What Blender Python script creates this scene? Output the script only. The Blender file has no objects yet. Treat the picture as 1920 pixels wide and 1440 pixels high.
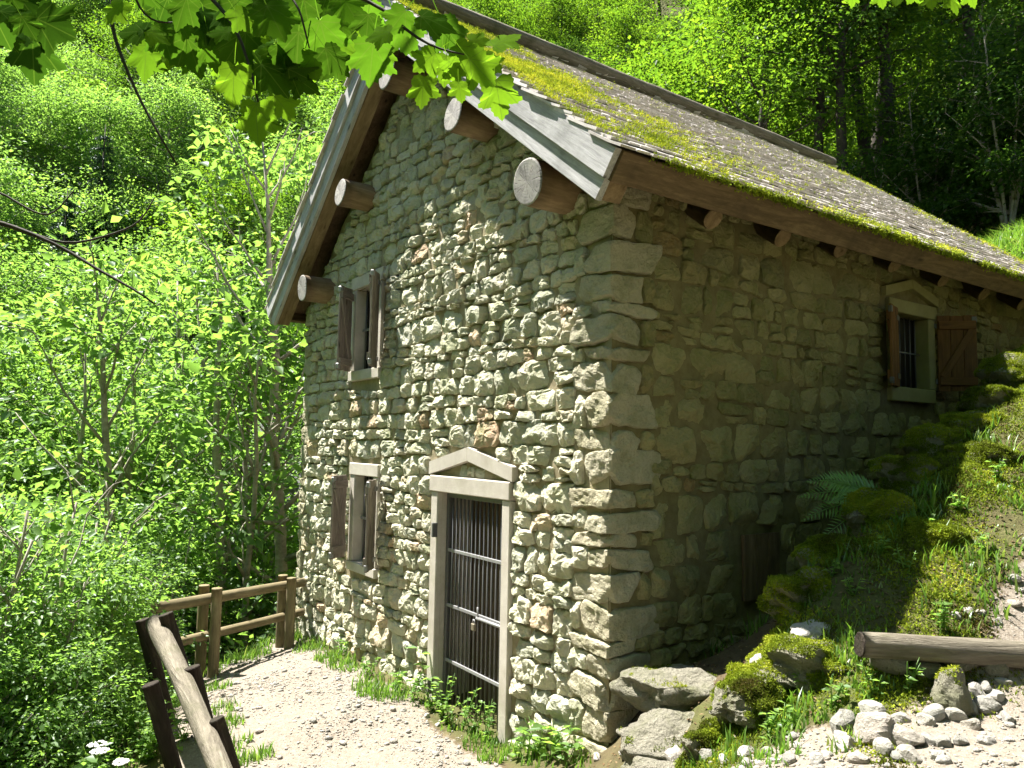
import bpy, math, random
import numpy as np
from mathutils import Vector, Matrix

# ------------------------------------------------------------------ camera, sky, sun, exposure
scene = bpy.context.scene
COL = scene.collection
CAM = np.array([3.84, -3.48, 2.32])
RT = Vector((0.56917, 0.82202, 0.01818)); UP = Vector((0.05546, -0.06044, 0.99663)); FW = Vector((-0.82034, 0.56625, 0.07999))
cam_data = bpy.data.cameras.new('camera')
cam_data.sensor_width = 36.0
cam_data.lens = 36.0 * 1405.26 / 1920.0
cam_data.clip_start = 0.05
cam_data.clip_end = 600.0
cam = bpy.data.objects.new('camera', cam_data)
COL.objects.link(cam)
cam.matrix_world = Matrix(((RT.x, UP.x, -FW.x, CAM[0]), (RT.y, UP.y, -FW.y, CAM[1]), (RT.z, UP.z, -FW.z, CAM[2]), (0, 0, 0, 1)))
scene.camera = cam

SUN_DIR = Vector((1.12, 0.60, -2.6)).normalized()      # the way the light travels
world = bpy.data.worlds.new('World')
scene.world = world
world.use_nodes = True
wn = world.node_tree
wn.nodes.clear()
sky = wn.nodes.new('ShaderNodeTexSky')
sky.sky_type = 'NISHITA'
sky.sun_disc = False
sky.sun_elevation = math.asin(-SUN_DIR.z)
sky.sun_rotation = math.atan2(-SUN_DIR.x, -SUN_DIR.y)
sky.altitude = 700
wbg = wn.nodes.new('ShaderNodeBackground')
wbg.inputs['Strength'].default_value = 0.055
wout = wn.nodes.new('ShaderNodeOutputWorld')
wn.links.new(sky.outputs[0], wbg.inputs[0])
wn.links.new(wbg.outputs[0], wout.inputs[0])
sun_data = bpy.data.lights.new('sun', 'SUN')
sun_data.energy = 5.0
sun_data.angle = math.radians(0.53)
sun_data.color = (1.0, 0.95, 0.87)
sun = bpy.data.objects.new('sun', sun_data)
sun.rotation_euler = SUN_DIR.to_track_quat('-Z', 'Y').to_euler()
sun.location = (-10, -4, 25)
COL.objects.link(sun)
scene.view_settings.view_transform = 'Standard'
scene.view_settings.look = 'None'
scene.view_settings.exposure = 2.06
scene.view_settings.gamma = 1.0
scene.render.engine = 'CYCLES'
cy = scene.cycles
cy.use_denoising = True
cy.use_adaptive_sampling = True
cy.adaptive_threshold = 0.02
cy.max_bounces = 7
cy.diffuse_bounces = 4
cy.glossy_bounces = 2
cy.transmission_bounces = 3
cy.transparent_max_bounces = 4
cy.sample_clamp_indirect = 6.0
cy.caustics_reflective = False
cy.caustics_refractive = False

# ------------------------------------------------------------------ small numeric helpers
RNG = np.random.default_rng(7)
def smooth(a, b, x):
    t = np.clip((np.asarray(x, float) - a) / (b - a), 0, 1)
    return t * t * (3 - 2 * t)
def _hash(ix, iy, iz, seed):
    h = (ix * 73856093) ^ (iy * 19349663) ^ (iz * 83492791) ^ (seed * 2654435761)
    h = (h ^ (h >> 13)) * 1274126177
    h = h ^ (h >> 16)
    return (h & 0xFFFFF) / float(0xFFFFF)
def vnoise(p, seed=0):
    """value noise in [-1, 1], p is (N, 3)"""
    p = np.asarray(p, float)
    i = np.floor(p).astype(np.int64)
    f = p - i
    f = f * f * (3 - 2 * f)
    r = 0
    for dx in (0, 1):
        for dy in (0, 1):
            for dz in (0, 1):
                w = (f[:, 0] if dx else 1 - f[:, 0]) * (f[:, 1] if dy else 1 - f[:, 1]) * (f[:, 2] if dz else 1 - f[:, 2])
                r = r + w * _hash(i[:, 0] + dx, i[:, 1] + dy, i[:, 2] + dz, seed)
    return r * 2 - 1
def fbm(p, seed=0, octaves=3):
    p = np.asarray(p, float)
    return sum(vnoise(p * 2 ** o, seed + o * 17) * 0.5 ** o for o in range(octaves)) / 1.6

# ------------------------------------------------------------------ object helpers
def mesh(name, V, F, mat, smooth_shade=False, tint=None, mat_index=None, extra=None):
    me = bpy.data.meshes.new(name)
    V = np.asarray(V, dtype=np.float32)
    if isinstance(F, np.ndarray):
        nf, k = F.shape
        me.vertices.add(len(V)); me.vertices.foreach_set('co', V.ravel())
        me.loops.add(nf * k); me.loops.foreach_set('vertex_index', F.ravel().astype(np.int32))
        me.polygons.add(nf)
        me.polygons.foreach_set('loop_start', np.arange(0, nf * k, k, dtype=np.int32))
        me.polygons.foreach_set('loop_total', np.full(nf, k, dtype=np.int32))
        me.update(calc_edges=True)
    else:
        me.from_pydata(V.tolist(), [], F)
    for m in (mat if isinstance(mat, (list, tuple)) else [mat]):
        me.materials.append(m)
    if mat_index is not None:
        me.polygons.foreach_set('material_index', np.asarray(mat_index, dtype=np.int32))
    if smooth_shade is True:
        me.polygons.foreach_set('use_smooth', np.ones(len(me.polygons), dtype=bool))
    elif smooth_shade is not False:
        me.polygons.foreach_set('use_smooth', np.asarray(smooth_shade, dtype=bool))
    if tint is not None:
        at = me.attributes.new('tint', 'FLOAT', 'POINT')
        at.data.foreach_set('value', np.broadcast_to(np.asarray(tint, dtype=np.float32), (len(V),)).copy())
    for k2, val in (extra or {}).items():
        at = me.attributes.new(k2, 'FLOAT', 'POINT')
        at.data.foreach_set('value', np.asarray(val, dtype=np.float32))
    me.update()
    return me
def put(name, me, parent=None, M=None, loc=None):
    o = bpy.data.objects.new(name, me)
    COL.objects.link(o)
    if parent is not None:
        o.parent = parent
    if M is not None:
        o.matrix_local = M
    if loc is not None:
        o.location = loc
    return o
def tag(o, label, cat, group=None, kind=None):
    o['label'] = label
    o['category'] = cat
    if group: o['group'] = group
    if kind: o['kind'] = kind
    return o
def thing(name, label, cat, loc=(0, 0, 0), rz=0.0, group=None, scale=1.0):
    o = bpy.data.objects.new(name, None)
    o.empty_display_size = 0.2
    COL.objects.link(o)
    o.location = loc; o.rotation_euler = (0, 0, rz); o.scale = (scale,) * 3
    return tag(o, label, cat, group)
def setting(o, kind='structure', label=None):
    o['kind'] = kind
    if label: o['label'] = label
    return o
class Acc:
    """collects pieces into one mesh"""
    def __init__(s): s.V = []; s.F = []; s.T = []; s.n = 0
    def add(s, V, F, tint=0.5):
        V = np.asarray(V, float)
        s.V.append(V)
        s.F += [[i + s.n for i in f] for f in (F.tolist() if isinstance(F, np.ndarray) else F)]
        s.T.append(np.full(len(V), tint) if np.isscalar(tint) else np.asarray(tint, float))
        s.n += len(V)
    def mesh(s, name, mat, sm=False):
        return mesh(name, np.concatenate(s.V), s.F, mat, sm, np.concatenate(s.T))
def frame_matrix(origin, ex, ey, ez):
    return Matrix(((ex[0], ey[0], ez[0], origin[0]), (ex[1], ey[1], ez[1], origin[1]), (ex[2], ey[2], ez[2], origin[2]), (0, 0, 0, 1)))
def along(p, q, up=(0, 0, 1)):
    """matrix whose x axis runs from p to q, origin in the middle; also the length"""
    p = Vector(p); q = Vector(q)
    ex = (q - p); L = ex.length; ex.normalize()
    u = Vector(up)
    if abs(ex.dot(u)) > 0.98: u = Vector((0, 1, 0))
    ey = u.cross(ex).normalized(); ez = ex.cross(ey)
    return frame_matrix((p + q) / 2, ex, ey, ez), L

# ------------------------------------------------------------------ shape helpers (vertices, faces)
def chamfer_box(sx, sy, sz, c=0.004):
    hx, hy, hz = sx / 2, sy / 2, sz / 2
    V = []; idx = {}
    for X in (-1, 1):
        for Y in (-1, 1):
            for Z in (-1, 1):
                for a, v in enumerate(((X * hx, Y * (hy - c), Z * (hz - c)), (X * (hx - c), Y * hy, Z * (hz - c)), (X * (hx - c), Y * (hy - c), Z * hz))):
                    idx[X, Y, Z, a] = len(V); V.append(v)
    F = []
    for s in (-1, 1):
        F.append([idx[s, Y, Z, 0] for Y, Z in ((-1, -1), (1, -1), (1, 1), (-1, 1))][::s])
        F.append([idx[X, s, Z, 1] for X, Z in ((-1, -1), (-1, 1), (1, 1), (1, -1))][::s])
        F.append([idx[X, Y, s, 2] for X, Y in ((-1, -1), (1, -1), (1, 1), (-1, 1))][::s])
    for a, b in ((-1, -1), (1, -1), (1, 1), (-1, 1)):
        sg = a * b
        F.append([idx[a, b, -1, 0], idx[a, b, -1, 1], idx[a, b, 1, 1], idx[a, b, 1, 0]][::sg])
        F.append([idx[a, -1, b, 0], idx[a, 1, b, 0], idx[a, 1, b, 2], idx[a, -1, b, 2]][::sg])
        F.append([idx[-1, a, b, 1], idx[-1, a, b, 2], idx[1, a, b, 2], idx[1, a, b, 1]][::sg])
    for X in (-1, 1):
        for Y in (-1, 1):
            for Z in (-1, 1):
                F.append([idx[X, Y, Z, 0], idx[X, Y, Z, 1], idx[X, Y, Z, 2]][::X * Y * Z])
    return np.array(V), F
def rough_board(sx, sy, sz, seed, n=10, amp=0.004, c=0.005, taper=0.0):
    """a board along x, cut into n lengths, edges chamfered and slightly wavy"""
    xs = np.linspace(-sx / 2, sx / 2, n + 1)
    hy, hz = sy / 2, sz / 2
    ring = np.array([(-hy + c, -hz), (hy - c, -hz), (hy, -hz + c), (hy, hz - c), (hy - c, hz), (-hy + c, hz), (-hy, hz - c), (-hy, -hz + c)])
    V = []
    for i, x in enumerate(xs):
        k = 1 + taper * (x / sx)
        P = np.column_stack([np.full(8, x), ring[:, 0] * k, ring[:, 1] * k])
        q = np.column_stack([np.full(8, x * 3.1 + seed * 3.7), np.round(ring[:, 0] / max(hy, 1e-6)) * 1.7, np.round(ring[:, 1] / max(hz, 1e-6)) * 1.3 + seed])
        P[:, 1] += vnoise(q, 1) * amp; P[:, 2] += vnoise(q + 9, 2) * amp
        V.append(P)
    V = np.concatenate(V)
    F = []
    for i in range(n):
        for j in range(8):
            a = i * 8 + j; b = i * 8 + (j + 1) % 8
            F.append([a, a + 8, b + 8, b])
    F.append(list(range(0, 8))); F.append(list(range(n * 8 + 7, n * 8 - 1, -1)))
    return V, F
def log_mesh(L, r0, r1, seed, n=14, rings=8, amp=0.06, bend=0.0, oblique=0.0):
    """a log along x; the last two fans are the cut ends (material 1)"""
    xs = np.linspace(-L / 2, L / 2, rings + 1)
    a = np.linspace(0, 2 * math.pi, n, endpoint=False)
    V = []
    for i, x in enumerate(xs):
        t = i / rings
        r = r0 + (r1 - r0) * t
        q = np.column_stack([np.cos(a) * 1.2 + seed, np.sin(a) * 1.2, np.full(n, x * 1.3)])
        rr = r * (1 + amp * vnoise(q, 3) + amp * 0.5 * vnoise(q * 3, 4))
        by = bend * math.sin(t * math.pi)
        V.append(np.column_stack([x + oblique * np.cos(a) * r * (1 if i in (0, rings) else 0), np.cos(a) * rr + by, np.sin(a) * rr]))
    V = np.concatenate(V)
    F = []; MI = []; SM = []
    for i in range(rings):
        for j in range(n):
            F.append([i * n + j, (i + 1) * n + j, (i + 1) * n + (j + 1) % n, i * n + (j + 1) % n][::-1]); MI.append(0); SM.append(True)
    for i, rev in ((0, 1), (rings, -1)):
        c = len(V)
        ctr = V[i * n:(i + 1) * n].mean(0)
        inner = ctr + (V[i * n:(i + 1) * n] - ctr) * 0.93
        inner[:, 0] += -0.006 if i == 0 else 0.006
        V = np.vstack([V, inner, ctr + np.array([[-0.006 if i == 0 else 0.006, 0, 0]])])
        for j in range(n):
            k = (j + 1) % n
            F.append([i * n + j, i * n + k, c + k, c + j][::rev]); MI.append(1); SM.append(False)
            F.append([c + j, c + k, c + n][::rev]); MI.append(1); SM.append(False)
    return V, F, MI, SM
def tube(P, Rr, n=6, cap=True):
    P = np.asarray(P, float); Rr = np.broadcast_to(np.asarray(Rr, float), (len(P),))
    T = np.gradient(P, axis=0); T /= np.linalg.norm(T, axis=1)[:, None] + 1e-9
    ref = np.array([0.0, 0, 1]) if abs(T[0, 2]) < 0.9 else np.array([1.0, 0, 0])
    a = np.linspace(0, 2 * math.pi, n, endpoint=False)
    V = []
    for p, t, r in zip(P, T, Rr):
        u = np.cross(t, ref); u /= np.linalg.norm(u) + 1e-9
        w = np.cross(t, u)
        V.append(p + r * (np.cos(a)[:, None] * u + np.sin(a)[:, None] * w))
    V = np.concatenate(V)
    i = np.arange(len(P) - 1)[:, None] * n; j = np.arange(n)[None, :]; k = (j + 1) % n
    F = np.stack([i + j, i + k, i + n + k, i + n + j], -1).reshape(-1, 4).tolist()
    if cap:
        F.append(list(range(n - 1, -1, -1))); F.append(list(range((len(P) - 1) * n, len(P) * n)))
    return V, F
def cube_sphere(k):
    """unit cube surface grid with shared vertices"""
    pts = {}; V = []; F = []
    def vid(p):
        key = tuple(np.round(p, 5))
        if key not in pts:
            pts[key] = len(V); V.append(p)
        return pts[key]
    g = np.linspace(-1, 1, k + 1)
    for ax in range(3):
        for s in (-1, 1):
            for i in range(k):
                for j in range(k):
                    q = []
                    for a, b in ((i, j), (i + 1, j), (i + 1, j + 1), (i, j + 1)):
                        p = [0, 0, 0]; p[ax] = s; p[(ax + 1) % 3] = g[a]; p[(ax + 2) % 3] = g[b]
                        q.append(vid(tuple(p)))
                    F.append(q if s > 0 else q[::-1])
    return np.array(V, float), F
_CS = {k: cube_sphere(k) for k in (2, 3, 5, 6, 8, 12, 20)}
def rock(size, seed, k=5, power=3.0, rough=0.10, cuts=7, freq=1.6):
    """an angular rock: superellipsoid, cut by random planes, roughened"""
    V, F = _CS[k]
    V = V.copy()
    r = np.random.default_rng(seed)
    V = V / (np.abs(V) ** power).sum(1)[:, None] ** (1 / power)
    for _ in range(cuts):
        n = r.normal(size=3); n /= np.linalg.norm(n)
        d = r.uniform(0.62, 0.92)
        over = np.maximum(V @ n - d, 0)
        V = V - over[:, None] * n * 0.9
    nrm = V / (np.linalg.norm(V, axis=1)[:, None] + 1e-9)
    V = V + nrm * (fbm(V * freq + seed * 7.3, seed, 5 if k > 12 else 3)[:, None] * rough * 1.5)
    return V * np.asarray(size, float), F

# ------------------------------------------------------------------ materials
def new_mat(name):
    m = bpy.data.materials.new(name); m.use_nodes = True
    nt = m.node_tree; nt.nodes.clear()
    out = nt.nodes.new('ShaderNodeOutputMaterial')
    return m, nt, out
class N:
    def __init__(s, nt): s.nt = nt
    def __call__(s, typ, **kw):
        n = s.nt.nodes.new(typ)
        ins = kw.pop('ins', {})
        for k, v in kw.items(): setattr(n, k, v)
        for k, v in ins.items():
            if isinstance(v, bpy.types.NodeSocket): s.nt.links.new(v, n.inputs[k])
            else: n.inputs[k].default_value = v
        return n
    def ramp(s, fac, stops):
        n = s.nt.nodes.new('ShaderNodeValToRGB')
        e = n.color_ramp.elements
        while len(e) < len(stops): e.new(0.5)
        for el, (p, c) in zip(e, stops):
            el.position = p; el.color = (*c, 1) if len(c) == 3 else c
        s.nt.links.new(fac, n.inputs[0])
        return n.outputs[0]
    def mix(s, fac, a, b, blend='MIX'):
        n = s.nt.nodes.new('ShaderNodeMix'); n.data_type = 'RGBA'; n.blend_type = blend
        for sock, v in ((n.inputs[0], fac), (n.inputs[6], a), (n.inputs[7], b)):
            if isinstance(v, bpy.types.NodeSocket): s.nt.links.new(v, sock)
            else: sock.default_value = v if not isinstance(v, tuple) or len(v) == 4 else (*v, 1)
        return n.outputs[2]
    def math(s, op, a, b=0.5, clamp=False):
        n = s.nt.nodes.new('ShaderNodeMath'); n.operation = op; n.use_clamp = clamp
        for sock, v in ((n.inputs[0], a), (n.inputs[1], b)):
            if isinstance(v, bpy.types.NodeSocket): s.nt.links.new(v, sock)
            else: sock.default_value = v
        return n.outputs[0]
    def noise(s, vec, scale, detail=4, rough=0.6, dist=0.0):
        n = s('ShaderNodeTexNoise', ins={'Vector': vec, 'Scale': scale, 'Detail': detail, 'Roughness': rough, 'Distortion': dist})
        return n.outputs['Fac']
    def attr(s, name): return s('ShaderNodeAttribute', attribute_name=name).outputs['Fac']
    def obj(s): return s('ShaderNodeTexCoord').outputs['Object']
    def worldpos(s): return s('ShaderNodeNewGeometry').outputs['Position']
    def bump(s, h, strength=0.5, dist=0.01, normal=None):
        ins = {'Height': h, 'Strength': strength, 'Distance': dist}
        if normal is not None: ins['Normal'] = normal
        return s('ShaderNodeBump', ins=ins).outputs[0]
    def bsdf(s, out, color, rough=0.85, normal=None, spec=0.3, metallic=0.0):
        ins = {'Base Color': color, 'Roughness': rough, 'Specular IOR Level': spec, 'Metallic': metallic}
        if normal is not None: ins['Normal'] = normal
        n = s('ShaderNodeBsdfPrincipled', ins=ins)
        s.nt.links.new(n.outputs[0], out.inputs[0])
        return n

def mat_stone(name, stops, algae=0.25, algae_col=(0.16, 0.20, 0.07), bump=0.9, blend=(0.58, 0.545, 0.44), bdist=0.035):
    m, nt, out = new_mat(name); g = N(nt)
    p = g.worldpos(); t = g.attr('tint')
    base = g.ramp(t, stops)
    n1 = g.noise(p, 22, 8, 0.72)
    n2 = g.noise(p, 75, 5, 0.7)
    n3 = g.noise(p, 2.2, 3, 0.6)
    c = g.mix(g.math('MULTIPLY', g.ramp(n1, [(0.35, (0, 0, 0)), (0.7, (1, 1, 1))]), 0.55), base, (*blend, 1))
    c = g.mix(g.math('MULTIPLY', g.ramp(n2, [(0.28, (1, 1, 1)), (0.45, (0, 0, 0))]), 0.45), c, (0.13, 0.115, 0.085, 1))
    al = g.ramp(g.noise(p, 3.1, 5, 0.7), [(0.48, (0, 0, 0)), (0.68, (1, 1, 1))])
    c = g.mix(g.math('MULTIPLY', al, algae), c, (*algae_col, 1))
    vor = g('ShaderNodeTexVoronoi', ins={'Vector': p, 'Scale': 38.0}).outputs['Distance']
    h = g.math('ADD', g.math('MULTIPLY', n1, 1.0), g.math('MULTIPLY', n2, 0.45))
    h = g.math('ADD', h, g.math('MULTIPLY', vor, 0.25))
    g.bsdf(out, c, 0.92, g.bump(h, bump, bdist), 0.15)
    return m
STONE_STOPS = [(0.0, (0.30, 0.31, 0.25)), (0.2, (0.50, 0.475, 0.36)), (0.45, (0.62, 0.585, 0.45)), (0.62, (0.55, 0.54, 0.40)), (0.8, (0.42, 0.425, 0.345)), (0.93, (0.58, 0.47, 0.32)), (1.0, (0.46, 0.27, 0.17))]
M_STONE = mat_stone('limestone', STONE_STOPS, 0.62, (0.32, 0.355, 0.18), bump=0.85, blend=(0.57, 0.57, 0.43))
M_STONE_SHADED = mat_stone('shaded_limestone', [(0.0, (0.17, 0.165, 0.075)), (0.3, (0.30, 0.275, 0.135)), (0.6, (0.36, 0.325, 0.17)), (0.9, (0.25, 0.22, 0.10)), (1.0, (0.24, 0.14, 0.06))], 0.5, (0.13, 0.16, 0.04), blend=(0.38, 0.345, 0.19))  # side wall's shade put into a darker stone, over its algae tint
M_CRAG = mat_stone('grey_cliff', [(0.0, (0.2, 0.2, 0.21)), (1.0, (0.34, 0.34, 0.36))], 0.2, (0.08, 0.10, 0.04), bump=1.0, blend=(0.36, 0.36, 0.38), bdist=.15)
M_QUOIN = mat_stone('corner_limestone', [(0.0, (0.30, 0.29, 0.21)), (0.5, (0.46, 0.425, 0.31)), (1.0, (0.38, 0.33, 0.22))], 0.5, (0.15, 0.17, 0.06), blend=(0.50, 0.465, 0.35))  # tone between the front stone and the shade-darkened side stone
M_ROCK = mat_stone('pale_rock', [(0.0, (0.20, 0.19, 0.17)), (0.5, (0.36, 0.345, 0.315)), (1.0, (0.29, 0.25, 0.21))], 0.12, bump=0.7, blend=(0.37, 0.355, 0.33))
M_GREYROCK = mat_stone('weathered_rock', [(0.0, (0.16, 0.15, 0.115)), (1.0, (0.36, 0.34, 0.27))], 0.55, (0.11, 0.13, 0.03), blend=(0.28, 0.265, 0.22), bump=1.0, bdist=0.07)

def mat_mortar(name='lime_mortar', k=1.0, warm=1.0):
    m, nt, out = new_mat(name); g = N(nt)
    p = g.worldpos()
    n1 = g.noise(p, 9, 6, 0.7); n2 = g.noise(p, 90, 4, 0.7)
    c = g.ramp(n1, [(0.3, (0.30 * k, 0.25 * k, 0.17 * k * warm)), (0.55, (0.45 * k, 0.385 * k, 0.275 * k * warm)), (0.8, (0.52 * k, 0.455 * k, 0.34 * k * warm))])
    c = g.mix(g.math('MULTIPLY', g.ramp(g.noise(p, 2.6, 4, 0.7), [(0.5, (0, 0, 0)), (0.7, (1, 1, 1))]), 0.35), c, (0.17 * k, 0.19 * k, 0.08 * k, 1))
    g.bsdf(out, c, 0.95, g.bump(g.math('ADD', n1, g.math('MULTIPLY', n2, 0.3)), 0.8, 0.015), 0.1)
    return m
M_MORTAR = mat_mortar('lime_mortar', 0.70, 0.92)  # darkened to paint the shadow in the recessed joints
M_MORTAR_SHADED = mat_mortar('shaded_mortar', 0.42, 0.72)  # same mortar, darkened to paint the shade on the side wall
def mat_dressed(name='dressed_stone', k=1.0):
    m, nt, out = new_mat(name); g = N(nt)
    p = g.worldpos()
    n1 = g.noise(p, 6, 5, 0.6); n2 = g.noise(p, 130, 4, 0.75)
    c = g.ramp(n1, [(0.3, (0.42 * k, 0.385 * k, 0.33 * k * k)), (0.7, (0.54 * k, 0.505 * k, 0.445 * k * k))])
    c = g.mix(g.math('MULTIPLY', g.ramp(g.noise(p, 2.3, 5, 0.7), [(0.5, (0, 0, 0)), (0.7, (1, 1, 1))]), 0.4), c, (0.27 * k, 0.25 * k, 0.17 * k, 1))
    c = g.mix(g.math('MULTIPLY', g.ramp(n2, [(0.25, (1, 1, 1)), (0.5, (0, 0, 0))]), 0.35), c, (0.25, 0.22, 0.18, 1))
    g.bsdf(out, c, 0.9, g.bump(n2, 0.35, 0.006), 0.2)
    return m
M_DRESSED = mat_dressed()
M_DRESSED_SHADED = mat_dressed('shaded_dressed_stone', 0.55)  # same dressed stone with the side wall's shade in its colour
def mat_wood(name, dark, mid, light, stretch=18.0, rough=0.8, bump=0.5, stain=0.3, stain_col=(0.03, 0.025, 0.02), scale=1.6, bdist=0.006):
    m, nt, out = new_mat(name); g = N(nt)
    tc = g.obj()
    rnd = g('ShaderNodeObjectInfo').outputs['Random']
    off = g('ShaderNodeCombineXYZ', ins={'X': g.math('MULTIPLY', rnd, 37.0), 'Y': g.math('MULTIPLY', rnd, 11.0), 'Z': rnd}).outputs[0]
    v = g('ShaderNodeVectorMath', operation='ADD', ins={0: tc, 1: off}).outputs[0]
    mp = g('ShaderNodeMapping', ins={'Vector': v, 'Scale': (scale, stretch, stretch)}).outputs[0]
    n1 = g.noise(mp, 1.0, 7, 0.7, 1.2)
    n2 = g.noise(mp, 5.0, 4, 0.7, 0.4)
    n3 = g.noise(v, 2.6, 4, 0.65)
    f = g.math('ADD', g.math('MULTIPLY', n1, 0.7), g.math('MULTIPLY', n2, 0.3))
    c = g.ramp(f, [(0.3, dark), (0.52, mid), (0.72, light)])
    vor = g('ShaderNodeTexVoronoi', ins={'Vector': g('ShaderNodeMapping', ins={'Vector': v, 'Scale': (2.2, 6.5, 6.5)}).outputs[0], 'Scale': 1.0}).outputs['Distance']
    c = g.mix(g.ramp(vor, [(0.05, (0.8, 0.8, 0.8)), (0.13, (0, 0, 0))]), c, (*stain_col, 1))
    c = g.mix(g.math('MULTIPLY', g.ramp(n3, [(0.5, (0, 0, 0)), (0.75, (1, 1, 1))]), stain), c, (*stain_col, 1))
    g.bsdf(out, c, rough, g.bump(f, bump, bdist), 0.2)
    return m
M_GREYWOOD = mat_wood('weathered_grey_board', (0.20, 0.195, 0.20), (0.42, 0.415, 0.42), (0.62, 0.615, 0.62), 26, stain=0.45, stain_col=(0.07, 0.075, 0.06))
M_BROWNWOOD = mat_wood('brown_timber', (0.06, 0.042, 0.025), (0.145, 0.10, 0.058), (0.25, 0.18, 0.105), 12, stain=0.7, stain_col=(0.035, 0.026, 0.018))
M_LOGWOOD = mat_wood('peeled_log', (0.11, 0.075, 0.042), (0.24, 0.17, 0.10), (0.36, 0.27, 0.165), 9, stain=0.5, stain_col=(0.07, 0.045, 0.025))
def mat_logend():
    m, nt, out = new_mat('grey_log_end'); g = N(nt)
    tc = g.obj()
    sp = g('ShaderNodeSeparateXYZ', ins={0: tc})
    flat = g('ShaderNodeCombineXYZ', ins={'Y': sp.outputs[1], 'Z': sp.outputs[2]}).outputs[0]
    wob = g('ShaderNodeVectorMath', operation='ADD', ins={0: flat, 1: g('ShaderNodeVectorMath', operation='SCALE', ins={0: g('ShaderNodeTexNoise', ins={'Vector': flat, 'Scale': 9.0}).outputs['Color'], 'Scale': 0.03}).outputs[0]}).outputs[0]
    rad = g('ShaderNodeVectorMath', operation='LENGTH', ins={0: wob}).outputs['Value']
    ring = g.math('SINE', g.math('MULTIPLY', rad, 300.0))
    ang = g.math('ARCTAN2', sp.outputs[2], sp.outputs[1])
    cv = g('ShaderNodeCombineXYZ', ins={'X': g.math('MULTIPLY', ang, 2.4), 'Y': g.math('MULTIPLY', rad, 2.0)}).outputs[0]
    crack = g.ramp(g.noise(cv, 3.2, 3, 0.6), [(0.56, (0, 0, 0)), (0.63, (1, 1, 1))])
    blot = g.noise(flat, 8, 5, 0.7)
    c = g.ramp(blot, [(0.3, (0.16, 0.15, 0.145)), (0.5, (0.34, 0.325, 0.31)), (0.75, (0.48, 0.45, 0.41))])
    c = g.mix(g.math('MULTIPLY', g.math('ADD', ring, 1.0), 0.03), c, (0.15, 0.125, 0.10, 1))
    c = g.mix(g.math('MULTIPLY', crack, 0.75), c, (0.05, 0.04, 0.035, 1))
    g.bsdf(out, c, 0.85, g.bump(g.math('SUBTRACT', g.math('MULTIPLY', ring, 0.05), crack), 0.6, 0.006), 0.15)
    return m
M_LOGEND = mat_logend()
M_POSTWOOD = mat_wood('tan_round_timber', (0.09, 0.075, 0.042), (0.19, 0.155, 0.088), (0.29, 0.245, 0.15), 12, stain=0.5, stain_col=(0.075, 0.075, 0.03))
M_DARKPOST = mat_wood('dark_bark_post', (0.012, 0.009, 0.007), (0.03, 0.022, 0.017), (0.085, 0.068, 0.05), 9, bump=1.0, stain=0.3, stain_col=(0.04, 0.06, 0.015), bdist=0.03)
M_RAILLOG = mat_wood('silvered_log', (0.06, 0.05, 0.037), (0.17, 0.15, 0.115), (0.30, 0.27, 0.215), 13, bump=1.0, stain=0.8, stain_col=(0.06, 0.065, 0.025), bdist=0.03)
M_SHUTTER = mat_wood('grey_brown_shutter', (0.11, 0.09, 0.075), (0.24, 0.205, 0.175), (0.40, 0.36, 0.315), 20, stain=0.3)
M_SHUTTERBROWN = mat_wood('red_brown_shutter', (0.075, 0.036, 0.016), (0.165, 0.082, 0.034), (0.26, 0.135, 0.055), 16, stain=0.4)
M_DOORWOOD = mat_wood('dark_door_plank', (0.05, 0.036, 0.025), (0.11, 0.08, 0.055), (0.17, 0.125, 0.085), 18)
M_BARK = mat_wood('grey_bark', (0.14, 0.125, 0.10), (0.31, 0.285, 0.235), (0.46, 0.43, 0.365), 5, bump=0.8, stain=0.3, stain_col=(0.05, 0.065, 0.02), scale=3)
M_DARKBARK = mat_wood('dark_bark', (0.02, 0.017, 0.013), (0.05, 0.042, 0.033), (0.10, 0.085, 0.066), 5, bump=0.9, stain=0.3, stain_col=(0.03, 0.045, 0.012), scale=3)
def mat_shingle():
    m, nt, out = new_mat('silvered_shingle'); g = N(nt)
    p = g.worldpos(); t = g.attr('tint')
    c = g.ramp(t, [(0.0, (0.36, 0.325, 0.305)), (0.35, (0.53, 0.49, 0.465)), (0.7, (0.68, 0.64, 0.62)), (1.0, (0.54, 0.46, 0.40))])
    mp = g('ShaderNodeMapping', ins={'Vector': p, 'Scale': (5, 55, 5)}).outputs[0]
    n = g.noise(mp, 1.0, 5, 0.7)
    c = g.mix(g.ramp(n, [(0.3, (0.45, 0.45, 0.45)), (0.55, (0, 0, 0))]), c, (0.11, 0.09, 0.08, 1))
    g.bsdf(out, c, 0.42, g.bump(n, 0.4, 0.006), 0.8)
    return m
M_SHINGLE = mat_shingle()
def mat_iron(name, col, rough=0.5):
    m, nt, out = new_mat(name); g = N(nt)
    p = g.worldpos()
    n = g.noise(p, 40, 5, 0.7)
    c = g.mix(g.ramp(n, [(0.55, (0, 0, 0)), (0.72, (0.8, 0.8, 0.8))]), (*col, 1), (0.10, 0.05, 0.03, 1))
    g.bsdf(out, c, rough, g.bump(n, 0.25, 0.002), 0.5, 0.35)
    return m
M_IRON = mat_iron('painted_iron', (0.12, 0.12, 0.125), 0.45)
M_STEEL = mat_iron('worn_steel', (0.30, 0.30, 0.31), 0.4)
M_BRASS = mat_iron('padlock_metal', (0.22, 0.19, 0.14), 0.4)

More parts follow.
